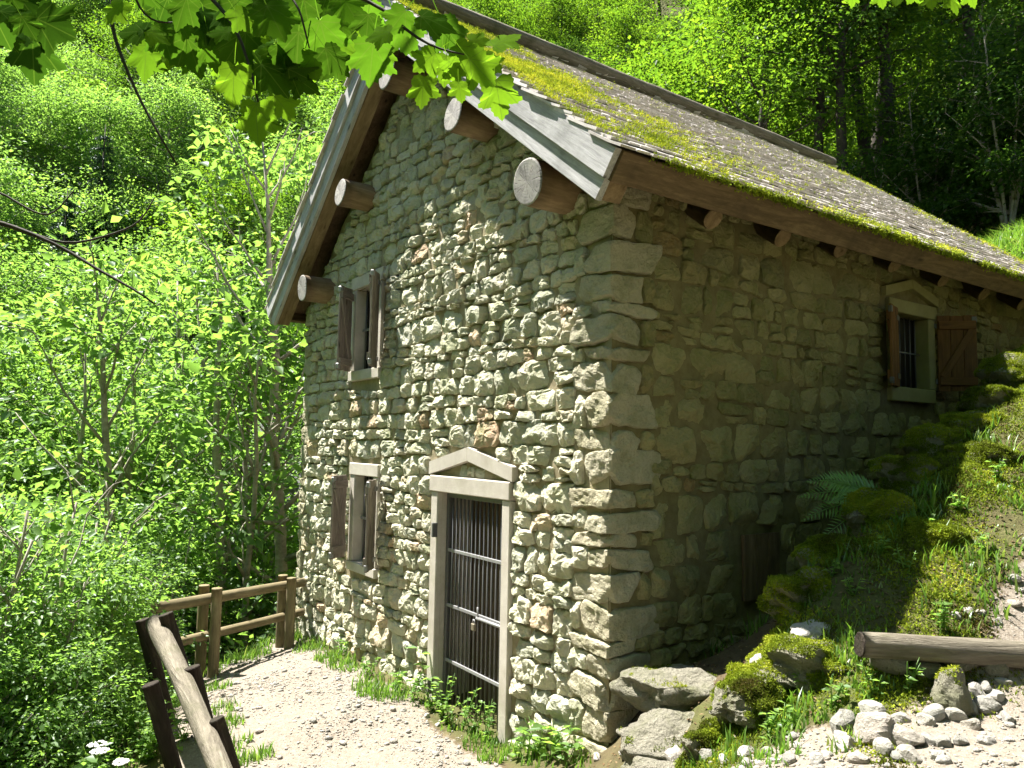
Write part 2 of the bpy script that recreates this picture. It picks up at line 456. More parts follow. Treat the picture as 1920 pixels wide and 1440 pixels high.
def mat_leaf(name, stops, trans, tfac=0.5, gloss=0.05):
    m, nt, out = new_mat(name); g = N(nt)
    t = g.attr('tint')
    col = g.ramp(t, stops)
    tc = g.mix(1.0, col, (*trans, 1), 'MULTIPLY')
    d = g('ShaderNodeBsdfDiffuse', ins={'Color': col})
    tr = g('ShaderNodeBsdfTranslucent', ins={'Color': tc})
    mx = g('ShaderNodeMixShader', ins={0: tfac, 1: d.outputs[0], 2: tr.outputs[0]})
    gl = g('ShaderNodeBsdfGlossy', ins={'Color': (0.9, 0.95, 1.0, 1), 'Roughness': 0.38})
    mx2 = g('ShaderNodeMixShader', ins={0: gloss, 1: mx.outputs[0], 2: gl.outputs[0]})
    nt.links.new(mx2.outputs[0], out.inputs[0])
    return m
M_LEAF = mat_leaf('valley_leaf', [(0.0, (0.06, 0.115, 0.038)), (0.5, (0.115, 0.205, 0.06)), (1.0, (0.185, 0.295, 0.075))], (2.15, 2.2, 1.1), 0.56, 0.014)
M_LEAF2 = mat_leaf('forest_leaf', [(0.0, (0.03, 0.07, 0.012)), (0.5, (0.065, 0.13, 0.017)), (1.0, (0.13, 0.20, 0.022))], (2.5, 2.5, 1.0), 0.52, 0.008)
def mat_maple():
    m, nt, out = new_mat('maple_leaf'); g = N(nt)
    col = g.ramp(g.attr('tint'), [(0.0, (0.022, 0.055, 0.010)), (0.5, (0.05, 0.115, 0.015)), (1.0, (0.10, 0.19, 0.022))])
    tc = g.obj()
    sp = g('ShaderNodeSeparateXYZ', ins={0: tc})
    x = sp.outputs[0]; ay = g.math('ABSOLUTE', sp.outputs[1])
    d = ay
    for an in (0.62, 1.35):
        d2 = g.math('ABSOLUTE', g.math('SUBTRACT', g.math('MULTIPLY', ay, math.cos(an)), g.math('MULTIPLY', x, math.sin(an))))
        d = g.math('MINIMUM', d, d2)
    vein = g.ramp(d, [(0.004, (1, 1, 1)), (0.016, (0, 0, 0))])
    n = g.noise(tc, 9, 5, 0.65)
    col = g.mix(g.math('MULTIPLY', n, 0.5), col, g.mix(1.0, col, (0.55, 0.62, 0.5, 1), 'MULTIPLY'))
    col = g.mix(g.math('MULTIPLY', vein, 0.5), col, (0.12, 0.20, 0.05, 1))
    trn = g.mix(1.0, col, (2.5, 2.5, 0.9, 1), 'MULTIPLY')
    trn = g.mix(g.math('MULTIPLY', vein, 0.55), trn, (0.05, 0.11, 0.01, 1))
    dd = g('ShaderNodeBsdfDiffuse', ins={'Color': col})
    tr = g('ShaderNodeBsdfTranslucent', ins={'Color': trn})
    mx = g('ShaderNodeMixShader', ins={0: 0.55, 1: dd.outputs[0], 2: tr.outputs[0]})
    nt.links.new(mx.outputs[0], out.inputs[0])
    return m
M_MAPLE = mat_maple()
M_LEAF3 = mat_leaf('shade_leaf', [(0.0, (0.02, 0.05, 0.012)), (0.5, (0.045, 0.095, 0.018)), (1.0, (0.09, 0.155, 0.025))], (2.2, 2.3, 1.1), 0.42, 0.01)  # darker leaves that paint the shade in the wood at right
M_CONIFER = mat_leaf('spruce_needle', [(0.0, (0.018, 0.04, 0.018)), (1.0, (0.04, 0.085, 0.035))], (1.2, 1.3, 1.0), 0.2, 0.03)
M_LITTER = mat_leaf('dead_leaf', [(0.0, (0.07, 0.045, 0.025)), (0.5, (0.15, 0.10, 0.055)), (1.0, (0.26, 0.19, 0.11))], (1, 1, 1), 0.2, 0.0)
M_GRASS = mat_leaf('grass_blade', [(0.0, (0.06, 0.12, 0.02)), (0.6, (0.11, 0.21, 0.03)), (1.0, (0.22, 0.24, 0.08))], (2.0, 2.1, 1.2), 0.4, 0.03)
M_MOSS = mat_leaf('moss', [(0.0, (0.075, 0.065, 0.022)), (0.25, (0.08, 0.105, 0.016)), (0.6, (0.18, 0.235, 0.022)), (1.0, (0.33, 0.36, 0.04))], (1.5, 1.5, 0.8), 0.25, 0.0)
M_ROOFMOSS = mat_leaf('roof_moss', [(0.0, (0.11, 0.15, 0.02)), (0.5, (0.26, 0.32, 0.03)), (1.0, (0.46, 0.46, 0.05))], (1.3, 1.3, 0.8), 0.2, 0.0)
M_FERN = mat_leaf('fern_frond', [(0.0, (0.15, 0.28, 0.065)), (1.0, (0.22, 0.37, 0.09))], (1.8, 1.9, 1.3), 0.4, 0.04)
def mat_plain(name, col, rough=0.8):
    m, nt, out = new_mat(name); g = N(nt)
    n = g.noise(g.worldpos(), 50, 3)
    g.bsdf(out, g.mix(g.math('MULTIPLY', n, 0.4), (*col, 1), tuple(c * 0.6 for c in col) + (1,)), rough, None, 0.2)
    return m
M_PETAL = mat_plain('white_petal', (0.75, 0.76, 0.70))
M_YELLOW = mat_plain('yellow_petal', (0.75, 0.55, 0.03))
def mat_ground():
    m, nt, out = new_mat('forest_ground'); g = N(nt)
    p = g.worldpos(); k = g.attr('path'); gr = g.attr('green')
    n1 = g.noise(p, 3.0, 6, 0.7); n2 = g.noise(p, 28, 5, 0.75); n3 = g.noise(p, 110, 3, 0.7)
    soil = g.ramp(n1, [(0.3, (0.055, 0.04, 0.026)), (0.55, (0.12, 0.088, 0.055)), (0.75, (0.18, 0.135, 0.085))])
    green = g.ramp(n2, [(0.3, (0.035, 0.055, 0.012)), (0.6, (0.075, 0.11, 0.02)), (0.8, (0.13, 0.15, 0.03))])
    soil = g.mix(g.math('MULTIPLY', gr, g.ramp(n1, [(0.35, (0.5, 0.5, 0.5)), (0.6, (1, 1, 1))])), soil, green)
    sand = g.ramp(n2, [(0.25, (0.15, 0.122, 0.092)), (0.5, (0.225, 0.192, 0.155)), (0.75, (0.30, 0.268, 0.225))])
    sand = g.mix(g.ramp(n3, [(0.55, (0, 0, 0)), (0.68, (0.8, 0.8, 0.8))]), sand, (0.36, 0.335, 0.305, 1))
    kk = g.ramp(g.math('ADD', k, g.math('MULTIPLY', g.math('SUBTRACT', n2, 0.5), 0.9)), [(0.4, (0, 0, 0)), (0.6, (1, 1, 1))])
    c = g.mix(kk, soil, sand)
    h = g.math('ADD', n2, g.math('MULTIPLY', n3, 0.4))
    g.bsdf(out, c, 0.95, g.bump(h, 0.7, 0.03), 0.1)
    return m
M_GROUND = mat_ground()

# ------------------------------------------------------------------ the ground
CTRL = np.array([
    (-6.2, 0.1, -.2), (-5.7, -.4, -.25), (-5, -1.3, -.27), (-4, -1, -.12), (-3, -.5, -.02), (-2.5, 0, 0), (-1.2, 0, 0), (-.8, -.4, 0), (-.6, 0, .13), (-.17, 0, .28),
    (-.03, -.25, .22), (-3.4, -2.3, -.15), (-1.4, -1.5, 0), (-.25, -2.6, .05), (.5, -.45, .36), (.3, -1, .25), (1.13, -.44, .72), (2.17, -.72, 1.08), (1.0, -.08, .84), (.93, -.28, .62), (1.22, 0, 1.06), (1.42, -.12, 1.02), (1.5, .08, 1.2), (1.45, -.36, .88), (1.72, -.2, 1.08),
    (1, -1.5, .5), (2.1, -.3, 1.10), (1.92, -.08, 1.13), (2.15, .25, 1.15), (2.42, .6, 1.18), (2.7, 1.0, 1.22), (3.84, -3.48, .72), (3, -2, .85), (2, -2.5, .5), (5, -2, 1.1),
    (.4, .35, .93), (.4, 1, 1.05), (.4, 2.4, 1.25), (.4, 4.5, 2.0), (.4, 6.5, 2.8), (.7, 1.5, 1.2), (.75, .5, 1.0), (.75, 2.6, 1.7), (.8, 4.0, 2.6),
    (1.14, .3, 1.32), (1.12, .62, 1.62), (1.1, 1.32, 1.93), (1.1, 2.02, 2.25), (1.1, 2.77, 2.58), (1.1, 3.72, 3.02), (1.1, 5, 3.55), (1.62, .14, 1.38), (1.85, .47, 1.42), (2.08, .82, 1.45), (2.3, 1.2, 1.5),
    (2.3, 1.7, 1.78), (2.3, 2.5, 2.15), (2.3, 4, 2.75), (4, 1.2, 1.6), (4, 3, 2.5), (4, -1, 1.3), (3.3, 1.2, 1.5),
    (-1.5, 2, .2), (-5, 3, -.2), (-3, 6, .4), (-1, 6, 1.2), (-6.8, 4, -.4), (-7, 8, 1.2), (-3, 8.2, 4.3), (0, 9, 5.3), (4, 9, 5.7), (-6, 12, 4.6), (0, 14, 7.8), (6, 14, 8.6),
    (-8, 18, 7.6), (0, 22, 12.2), (10, 22, 13.6), (-9, 30, 14), (0, 34, 19), (12, 34, 21), (-12, 55, 35), (0, 55, 37), (20, 55, 40), (8, 2, 2.6), (10, 8, 6), (20, 8, 8),
    (20, -4, 4), (10, -4, 2.2), (40, 0, 10), (40, 30, 24), (60, 55, 40), (75, -10, 12), (75, 60, 45), (-12, 80, 56), (20, 80, 60)], float)
def _rbf():
    P = CTRL[:, :2]; n = len(P)
    A = np.zeros((n + 3, n + 3))
    A[:n, :n] = np.linalg.norm(P[:, None] - P[None], axis=2)
    A[:n, n] = 1; A[:n, n + 1:] = P; A[n, :n] = 1; A[n + 1:, :n] = P.T
    return np.linalg.solve(A, np.concatenate([CTRL[:, 2], np.zeros(3)]))
_W = _rbf()
def bench(xy):
    d = np.linalg.norm(xy[:, None] - CTRL[None, :, :2], axis=2)
    return d @ _W[:-3] + _W[-3] + xy @ _W[-2:]
EDGE = np.array([(-18, 82), (-12.5, 25), (-9.6, 14), (-7.8, 8), (-7.0, 2), (-6.5, .2), (-5.85, -.65), (-5.2, -1.75), (-3.6, -2.6), (-.3, -3.0), (1.6, -4.2), (4, -6.2), (12, -10), (30, -16), (85, -18)], float)
def edge_distance(xy):
    """signed distance beyond the edge of the bench (positive in the valley) and the nearest edge point"""
    best = np.full(len(xy), 1e9); near = np.zeros_like(xy); sgn = np.ones(len(xy))
    for a, b in zip(EDGE[:-1], EDGE[1:]):
        ab = b - a
        t = np.clip(((xy - a) @ ab) / (ab @ ab), 0, 1)
        q = a + t[:, None] * ab
        d = np.linalg.norm(xy - q, axis=1)
        cr = ab[0] * (xy[:, 1] - a[1]) - ab[1] * (xy[:, 0] - a[0])
        m = d < best
        best[m] = d[m]; near[m] = q[m]; sgn[m] = np.where(cr[m] < 0, 1, -1)
    return best * sgn, near
def ground_z(x, y):
    x = np.atleast_1d(np.asarray(x, float)); y = np.atleast_1d(np.asarray(y, float))
    xy = np.column_stack([x, y])
    d, near = edge_distance(xy)
    z = bench(xy)
    dd = np.maximum(d, 0)
    zo = bench(near) - 6.8 * (1 - np.exp(-dd / 5.0)) + 0.80 * np.maximum(0, dd - 13)
    z = np.where(d > 0, zo, z)
    p3 = np.column_stack([x, y, np.zeros_like(x)])
    far = smooth(6, 20, np.abs(d) + np.hypot(x, y) * 0.3)
    z = z + fbm(p3 * 1.7, 5) * 0.045 + fbm(p3 * 7, 9) * 0.012 + fbm(p3 * 0.13, 21) * 2.2 * far
    return z
PATH = np.array([(-5.5, -.85), (-4.2, -1.1), (-2.6, -1.2), (-1, -1.5), (.4, -1.9), (1.6, -1.5), (2.4, -.7), (2.7, .3), (2.55, 1.1), (2.55, 2.2), (2.8, 5), (3.4, 9)], float)
PATHW = [.75, .85, .95, 1.05, 1.1, 1.0, .75, .6, .55, .5, .45, .4]
def path_mask(x, y):
    xy = np.column_stack([np.atleast_1d(x), np.atleast_1d(y)]).astype(float)
    best = np.full(len(xy), -9.0)
    for a, b, wa, wb in zip(PATH[:-1], PATH[1:], PATHW[:-1], PATHW[1:]):
        ab = b - a
        t = np.clip(((xy - a) @ ab) / (ab @ ab), 0, 1)
        d = np.linalg.norm(xy - a - t[:, None] * ab, axis=1)
        best = np.maximum(best, (wa + (wb - wa) * t) - d)
    return smooth(-0.22, 0.12, best + 0.18 * fbm(np.column_stack([xy * 1.6, np.zeros(len(xy))]), 31))
def axis(lo, a, b, hi, step, grow=1.13):
    mid = list(np.arange(a, b + 1e-6, step))
    left = []; x = a; s = step
    while x > lo: s *= grow; x -= s; left.append(x)
    right = []; x = mid[-1]; s = step
    while x < hi: s *= grow; x += s; right.append(x)
    return np.array(left[::-1] + mid + right)
gx = axis(-95, -7.2, 4.2, 85, 0.075); gy = axis(-55, -4.6, 5.0, 82, 0.075)
GX, GY = np.meshgrid(gx, gy)
GZ = ground_z(GX.ravel(), GY.ravel())
nx, ny = len(gx), len(gy)
ii = (np.arange(ny - 1)[:, None] * nx + np.arange(nx - 1)[None, :]).ravel()
gF = np.column_stack([ii, ii + 1, ii + nx + 1, ii + nx])
gpath = path_mask(GX.ravel(), GY.ravel())
ggreen = np.clip(smooth(0.5, 0.2, gpath) * (0.55 + 0.6 * fbm(np.column_stack([GX.ravel() * .8, GY.ravel() * .8, GZ]), 77)), 0, 1)
ggreen[(GX.ravel() > 0) & (GX.ravel() < 0.95) & (GY.ravel() > 0.1) & (GY.ravel() < 6)] *= 0.15
setting(put('ground', mesh('ground', np.column_stack([GX.ravel(), GY.ravel(), GZ]), gF, M_GROUND, True, extra={'path': gpath, 'green': ggreen})))

# ------------------------------------------------------------------ the stone house
HW = 6.13; DEPTH = 7.08
RX = -3.03; SL = 0.775; AL = math.atan(SL)
EAVE_X = 0.51; EAVE_Z = 4.15; APEX_Z = EAVE_Z + SL * (EAVE_X - RX)
VERGE = 0.42
def deck_z(x): return APEX_Z - SL * abs(x - RX)
house = thing('stone_house', 'rustic rubble stone house with mossy wooden shingle roof and barred door', 'house')

# openings as (u0, u1, v0, v1); stones keep clear of the surrounds
DOOR = (-2.30, -1.24, -0.35, 1.865)
LOWWIN = (-4.27, -3.77, 0.97, 1.935)
UPWIN = (-4.40, -3.82, 3.14, 4.10)
SIDEWIN = (3.66, 4.25, 2.94, 3.66)
def wall_core(name, u0, u1, v0, top, openings, to_world, step=0.07, seed=0, breaks=(), mat=None, out=0.0):
    """mortar face with holes; top is a function of u"""
    us = np.unique(np.round(np.concatenate([np.linspace(u0, u1, int((u1 - u0) / step) + 1), [o[0] for o in openings], [o[1] for o in openings], list(breaks)]), 4))
    vtop = max(top(u) for u in us)
    vs = np.unique(np.round(np.concatenate([np.linspace(v0, 4.0, int((4.0 - v0) / step) + 1), [o[2] for o in openings], [o[3] for o in openings]]), 4))
    vs = vs[vs <= 4.001]
    U, Vv = np.meshgrid(us, vs)
    U = U.ravel(); Vv = Vv.ravel()
    nu, nv = len(us), len(vs)
    extra_rows = 34
    tops = np.array([top(u) for u in us])
    for k in range(1, extra_rows + 1):
        U = np.concatenate([U, us]); Vv = np.concatenate([Vv, vs[-1] + (tops - vs[-1]) * k / extra_rows])
    nv += extra_rows
    H = fbm(np.column_stack([U * 3.2, Vv * 3.2, np.full(len(U), seed)]), seed, 3) * 0.016 + out
    P = to_world(U, Vv, H)
    F = []
    for j in range(nv - 1):
        for i in range(nu - 1):
            a = j * nu + i
            cu = (us[i] + us[i + 1]) / 2; cv = (Vv[a] + Vv[a + nu]) / 2
            if any(o[0] < cu < o[1] and o[2] < cv < o[3] for o in openings): continue
            F.append([a, a + 1, a + nu + 1, a + nu])
    return put(name, mesh(name, P, F, mat or M_MORTAR, True), house)
facade_w = lambda u, v, h: np.column_stack([u, -np.asarray(h), v])
side_w = lambda u, v, h: np.column_stack([h, u, v])
SOFF = 0.36
wall_core('front_wall', -HW, 0.012, -0.6, lambda u: deck_z(u) - SOFF, [DOOR, LOWWIN, UPWIN], facade_w, seed=3, breaks=(RX,), out=0.007)
wall_core('side_wall', -0.012, DEPTH, -0.2, lambda u: deck_z(0) - SOFF + 0.001 * u, [SIDEWIN], side_w, seed=8, mat=M_MORTAR_SHADED, out=0.006)
# the walls nobody sees, with their thickness
V, F = chamfer_box(0.4, DEPTH - 0.5, deck_z(-HW) + 0.4, 0.01)
put('left_wall', mesh('left_wall', V + np.array([-HW + 0.2, DEPTH / 2 + 0.2, (deck_z(-HW) - SOFF - 0.6) / 2]), F, M_MORTAR), house)
gp = [(-HW, -.6), (0, -.6), (0, deck_z(0) - SOFF), (RX, APEX_Z - SOFF), (-HW, deck_z(-HW) - SOFF)]
V = [(x, DEPTH, z) for x, z in gp] + [(x, DEPTH - 0.35, z) for x, z in gp]
put('rear_wall', mesh('rear_wall', V, [[4, 3, 2, 1, 0], [5, 6, 7, 8, 9]] + [[i, (i + 1) % 5, 5 + (i + 1) % 5, 5 + i] for i in range(5)], M_MORTAR), house)
V, F = chamfer_box(HW - 0.1, DEPTH - 0.2, 0.06, 0.01)
put('upper_floor', mesh('upper_floor', V + np.array([-HW / 2, DEPTH / 2, 2.5]), F, M_DOORWOOD), house)

# --- rubble stones
def poly_radial(poly, M):
    c = poly.mean(0)
    ang = np.linspace(0, 2 * math.pi, M, endpoint=False)
    d = np.column_stack([np.cos(ang), np.sin(ang)])
    R = np.full(M, 1e9)
    for a, b in zip(poly, np.roll(poly, -1, 0)):
        a = a - c; b = b - c; e = b - a
        den = d[:, 0] * e[1] - d[:, 1] * e[0]
        t = (a[0] * e[1] - a[1] * e[0]) / np.where(abs(den) < 1e-9, 1e-9, den)
        s = (a[0] * d[:, 1] - a[1] * d[:, 0]) / np.where(abs(den) < 1e-9, 1e-9, den)
        ok = (t > 0) & (s >= -0.01) & (s <= 1.01)
        R[ok] = np.minimum(R[ok], t[ok])
    R[R > 1e8] = R[R < 1e8].mean() if (R < 1e8).any() else 0.05
    return c, ang, R
def stone_piece(poly, P, seed, M=24):
    r = np.random.default_rng(seed)
    c, ang, R = poly_radial(poly, M)
    R = 0.80 * R + 0.10 * (np.roll(R, 1) + np.roll(R, -1))
    R = R * (1 + 0.035 * r.normal(size=M))
    rad = np.array([1.02, 1.0, 0.94, 0.80, 0.55, 0.27]); hh = np.array([-0.8, 0.50, 0.88, 1.0, 1.03, 1.04])
    tilt = r.normal(0, 0.11, 2); tilt[1] -= 0.09
    V = []
    for k, (a, h) in enumerate(zip(rad, hh)):
        uv = c + np.column_stack([np.cos(ang), np.sin(ang)]) * (R * a)[:, None]
        V.append(np.column_stack([uv, np.full(M, h * P)]))
    V.append(np.array([[c[0], c[1], P * 1.08]]))
    V = np.concatenate(V)
    face = np.clip(V[:, 2] / P, 0, 1)
    rm = R.mean()
    V[:, 2] += face * ((V[:, :2] - c) @ tilt)
    for _ in range(4):                                  # chipped facets
        a = r.uniform(0, 6.28); sl = r.uniform(0.12, 0.70); d0 = P * r.uniform(0.88, 1.12) + sl * rm * r.uniform(0.15, 0.6)
        V[:, 2] = np.minimum(V[:, 2], d0 - sl * ((V[:, :2] - c) @ np.array([math.cos(a), math.sin(a)])))
    q = np.column_stack([V[:, :2] * 13, V[:, 2] * 6 + seed % 1000 * 0.37])
    V[:, 2] += face * (fbm(q, seed % 97, 2) * P * 0.55 + vnoise(q * 3.7, seed % 53) * min(P, .05) * 0.22)
    V[:, :2] += (face * 0.009)[:, None] * np.column_stack([vnoise(q * 2.5, 5), vnoise(q * 2.5 + 40, 6)])
    i = np.arange(5)[:, None] * M; j = np.arange(M)[None, :]; k = (j + 1) % M
    F = np.stack([i + j, i + k, i + M + k, i + M + j], -1).reshape(-1, 4).tolist()
    F += [[5 * M + jj, 5 * M + (jj + 1) % M, 6 * M] for jj in range(M)]
    return V, F
def rubble(u_lo, u_hi, v_lo, v_hi, hmin, hmax, blocked, ulimits, prot, seed, aspect=(1.0, 2.5), gap=0.0):
    """irregular courses of stones; blocked(v0, v1) gives spans of u kept free"""
    r = np.random.default_rng(seed)
    out = []
    v = v_lo; row = 0
    while v < v_hi - 0.05:
        h = r.uniform(hmin, hmax)
        wav = lambda u, k: 0.030 * math.sin(u * 1.1 + k * 2.1) + 0.018 * math.sin(u * 2.9 + k * 1.3)
        free = [ulimits(v, v + h)]
        for b0, b1 in blocked(v, v + h):
            nf = []
            for a0, a1 in free:
                if b1 <= a0 or b0 >= a1: nf.append((a0, a1)); continue
                if b0 - a0 > 0.05: nf.append((a0, b0))
                if a1 - b1 > 0.05: nf.append((b1, a1))
            free = nf
        for a0, a1 in free:
            if a1 - a0 < 0.06: continue
            cuts = [a0]
            while cuts[-1] < a1 - 0.02:
                w = h * r.uniform(*aspect)
                if r.random() < 0.10: w = h * r.uniform(0.6, 0.9)
                cuts.append(cuts[-1] + w)
            cuts = np.array(cuts); cuts = a0 + (cuts - a0) * (a1 - a0) / (cuts[-1] - a0)
            for c0, c1 in zip(cuts[:-1], cuts[1:]):
                if c1 - c0 < 0.04: continue
                bots = [(0.0, 1.0)]
                x = r.random()
                if h > 0.13 and x < 0.16: s = r.uniform(0.4, 0.6); bots = [(0, s), (s, 1)]
                for b0, b1 in bots:
                    g = r.uniform(0.004, 0.011) + gap; j = 0.012
                    y = lambda u, f: v + wav(u, row) * (1 - f) + (h + wav(u, row + 1)) * f
                    um = (c0 + c1) / 2
                    poly = np.array([(c0 + g, y(c0, b0) + g), (um, y(um, b0) + g * .6), (c1 - g, y(c1, b0) + g), (c1 - g * .6, y(c1, (b0 + b1) / 2)),
                                     (c1 - g, y(c1, b1) - g), (um, y(um, b1) - g * .6), (c0 + g, y(c0, b1) - g), (c0 + g * .6, y(c0, (b0 + b1) / 2))])
                    if len(bots) == 1 and r.random() < 0.3: poly[4:7, 1] += r.uniform(-0.03, 0.02)
                    poly += r.uniform(-j, j, poly.shape)
                    out.append((poly, r.uniform(*prot), int(r.integers(1, 1 << 30))))
        v += h; row += 1
    return out
def rect_block(u0, u1, v0, v1, m=0.012):
    return lambda a, b: [(u0 - m, u1 + m)] if b > v0 - 0.01 and a < v1 + 0.01 else []
def gable_block(uc, half, v0, v1, m=0.01):
    def f(a, b):
        if b < v0 or a > v1: return []
        t = np.clip((max(a, v0) - v0) / (v1 - v0), 0, 1)
        w = half * (1 - t) + 0.04
        return [(uc - w - m, uc + w + m)]
    return f
FB = [rect_block(-2.44, -1.13, -0.6, 2.02), gable_block(-1.785, 0.70, 2.02, 2.29), rect_block(-4.54, -3.64, 1.93, 2.075), rect_block(-4.51, -3.63, 0.865, 0.97),
      rect_block(-4.43, -3.64, 0.96, 1.94), rect_block(-4.545, -3.68, 3.02, 4.25)]
SB = [rect_block(3.49, 4.40, 2.80, 3.80), gable_block(3.95, 0.50, 3.78, 4.02), rect_block(1.30, 1.84, 1.15, 1.66)]
QUOIN = 0.36
def fl(a, b):
    lim = (APEX_Z - SOFF - 0.02 - b) / SL
    return (max(-HW + 0.22, RX - lim), min(-QUOIN if b < deck_z(0) - SOFF + 0.1 else 0.0, RX + lim))
front = rubble(-HW, 0, -0.42, APEX_Z - SOFF - 0.1, 0.105, 0.185, lambda a, b: sum((f(a, b) for f in FB), []), fl, (0.042, 0.070), 11, (1.1, 2.5))
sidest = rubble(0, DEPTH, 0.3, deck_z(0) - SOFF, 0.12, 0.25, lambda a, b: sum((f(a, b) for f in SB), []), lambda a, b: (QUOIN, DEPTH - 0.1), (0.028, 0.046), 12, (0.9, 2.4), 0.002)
# stones inside the door pediment
ped = rubble(-2.3, -1.25, 2.03, 2.16, 0.055, 0.075, lambda a, b: [], lambda a, b: (-1.785 - max(0.02, 0.50 * (2.17 - b) / 0.14), -1.785 + max(0.02, 0.50 * (2.17 - b) / 0.14)), (0.012, 0.02), 13)
pieces = []     # (verts, faces, tint, material, seen size)
def seen(V):
    c = V.mean(0) - CAM
    w = V.max(0) - V.min(0)
    return (w[0] + w[1]) * w[2] / (c @ c)
rs = np.random.default_rng(5)
for lst, wfn, mt in ((front, facade_w, M_STONE), (sidest, side_w, M_STONE_SHADED), (ped, facade_w, M_STONE)):
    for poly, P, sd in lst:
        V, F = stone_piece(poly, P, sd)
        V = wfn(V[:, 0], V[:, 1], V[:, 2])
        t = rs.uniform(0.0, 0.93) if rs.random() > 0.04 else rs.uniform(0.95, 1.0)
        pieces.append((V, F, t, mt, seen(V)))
# corner stones, each wrapping the near corner (and a second stack at the far left corner)
def quoins(x0, sgn, mt, seed):
    r = np.random.default_rng(seed)
    z = -0.25; k = 0
    top = deck_z(0) - SOFF - 0.02
    while z < top - 0.06:
        h = min(r.uniform(0.10, 0.17) if r.random() < .55 else r.uniform(.18, .27), top - z)
        la = r.uniform(0.17, 0.27) if k % 2 else r.uniform(0.33, 0.44); lb = r.uniform(0.36, 0.48) if k % 2 else r.uniform(0.20, 0.28)
        pa = r.uniform(0.022, 0.060); pb = r.uniform(0.026, 0.046)
        V, F = _CS[12]
        size = np.array([(la + pb) / 2, (lb + pa) / 2, (h - r.uniform(0.008, 0.022)) / 2])
        ctr = np.array([x0 + sgn * (pb - la) / 2, (lb - pa) / 2, z + h / 2])
        W = V * size
        rho = min(r.uniform(.008, .018), size[2] * .8)
        inner = np.clip(W, -(size - rho), size - rho); d = W - inner
        W = inner + d / (np.linalg.norm(d, axis=1)[:, None] + 1e-9) * rho
        for _ in range(13):                             # chipped edges and corners
            n = np.sign(r.normal(size=3)) * r.uniform(.15, 1, 3) * np.array([1, 1, 1.2]); n /= np.linalg.norm(n)
            far = (np.abs(n) * size).sum()
            over = np.maximum(W @ n - far * r.uniform(.74, .96), 0); W = W - over[:, None] * n * .9
        nn = W / size; nn = nn / (np.linalg.norm(nn, axis=1)[:, None] + 1e-9)
        W = W + nn * (fbm(W * 11 + k * 5.1 + seed, seed, 2) * 0.020 + vnoise(W * 45 + k, seed + 3) * 0.006)[:, None]
        a = r.normal(0, 0.06); W = W @ np.array([[math.cos(a), -math.sin(a), 0], [math.sin(a), math.cos(a), 0], [0, 0, 1]]).T
        W[:, 2] += W[:, 0] * r.normal(0, 0.07) + W[:, 1] * r.normal(0, 0.05)
        W = W + ctr
        pieces.append((W, F, rs.beta(2.5, 2), mt, seen(W)))
        # fill between a short corner stone and the coursing
        for gap0, gap1, wfn, m2 in ((la + 0.012, QF + 0.03, 'f', M_STONE), (lb + 0.012, QF + 0.03, 's', M_STONE_SHADED)):
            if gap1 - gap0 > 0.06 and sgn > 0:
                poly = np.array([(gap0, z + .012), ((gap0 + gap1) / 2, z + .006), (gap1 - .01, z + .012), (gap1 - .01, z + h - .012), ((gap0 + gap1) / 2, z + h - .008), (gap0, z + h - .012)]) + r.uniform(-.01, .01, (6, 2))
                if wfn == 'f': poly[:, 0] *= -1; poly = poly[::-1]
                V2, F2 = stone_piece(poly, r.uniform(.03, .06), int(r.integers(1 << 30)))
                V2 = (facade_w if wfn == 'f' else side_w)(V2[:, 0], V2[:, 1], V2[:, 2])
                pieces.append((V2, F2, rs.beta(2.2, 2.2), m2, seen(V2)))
        z += h; k += 1
QF = QUOIN
quoins(0.0, 1, M_QUOIN, 41)
quoins(-HW, -1, M_QUOIN, 42)
order = sorted(range(len(pieces)), key=lambda i: -pieces[i][4])
rest = {}
for rank, i in enumerate(order):
    V, F, t, mt, _ = pieces[i]
    if rank < 300:
        c = V.mean(0)
        put('stone', mesh('stone', V - c, F, mt, False, t), house, loc=c)
    else:
        rest.setdefault(mt.name, (Acc(), mt))[0].add(V, F, t)
for nm, (acc, mt) in rest.items():
    o = put('small_stones', acc.mesh('small_stones', mt, False), house); o['kind'] = 'stuff'

# --- door surround, gate and the plank door behind it
def block(name, parent, x0, x1, y0, y1, z0, z1, mat, c=0.008):
    V, F = chamfer_box(x1 - x0, y1 - y0, z1 - z0, c)
    return put(name, mesh(name, V, F, mat), parent, loc=((x0 + x1) / 2, (y0 + y1) / 2, (z0 + z1) / 2))
def part_group(name, loc=(0, 0, 0), rz=0):
    o = bpy.data.objects.new(name, None); o.empty_display_size = 0.1
    COL.objects.link(o); o.parent = house; o.location = loc; o.rotation_euler = (0, 0, rz)
    return o
def slanted_block(name, parent, p, q, th, to_world, h0, h1, mat=None):
    """a bar in the wall plane from p to q (its lower edge), th high, with vertical ends, between depths h0 and h1"""
    pts = [(p[0], p[1]), (q[0], q[1]), (q[0], q[1] + th), (p[0], p[1] + th)]
    V = np.array([(*a, h1) for a in pts] + [(*a, h0) for a in pts])
    W = to_world(V[:, 0], V[:, 1], V[:, 2])
    F = [[0, 1, 2, 3], [7, 6, 5, 4]] + [[j, i, i + 4, j + 4] for i, j in ((0, 1), (1, 2), (2, 3), (3, 0))]
    return put(name, mesh(name, W, F, mat or M_DRESSED), parent)
ds = part_group('door_surround')
block('jamb', ds, -2.425, -2.302, -0.055, 0.32, -0.3, 1.868, M_DRESSED)
block('jamb', ds, -1.238, -1.122, -0.055, 0.32, -0.3, 1.868, M_DRESSED)
block('lintel', ds, -2.445, -1.115, -0.068, 0.30, 1.87, 2.018, M_DRESSED)
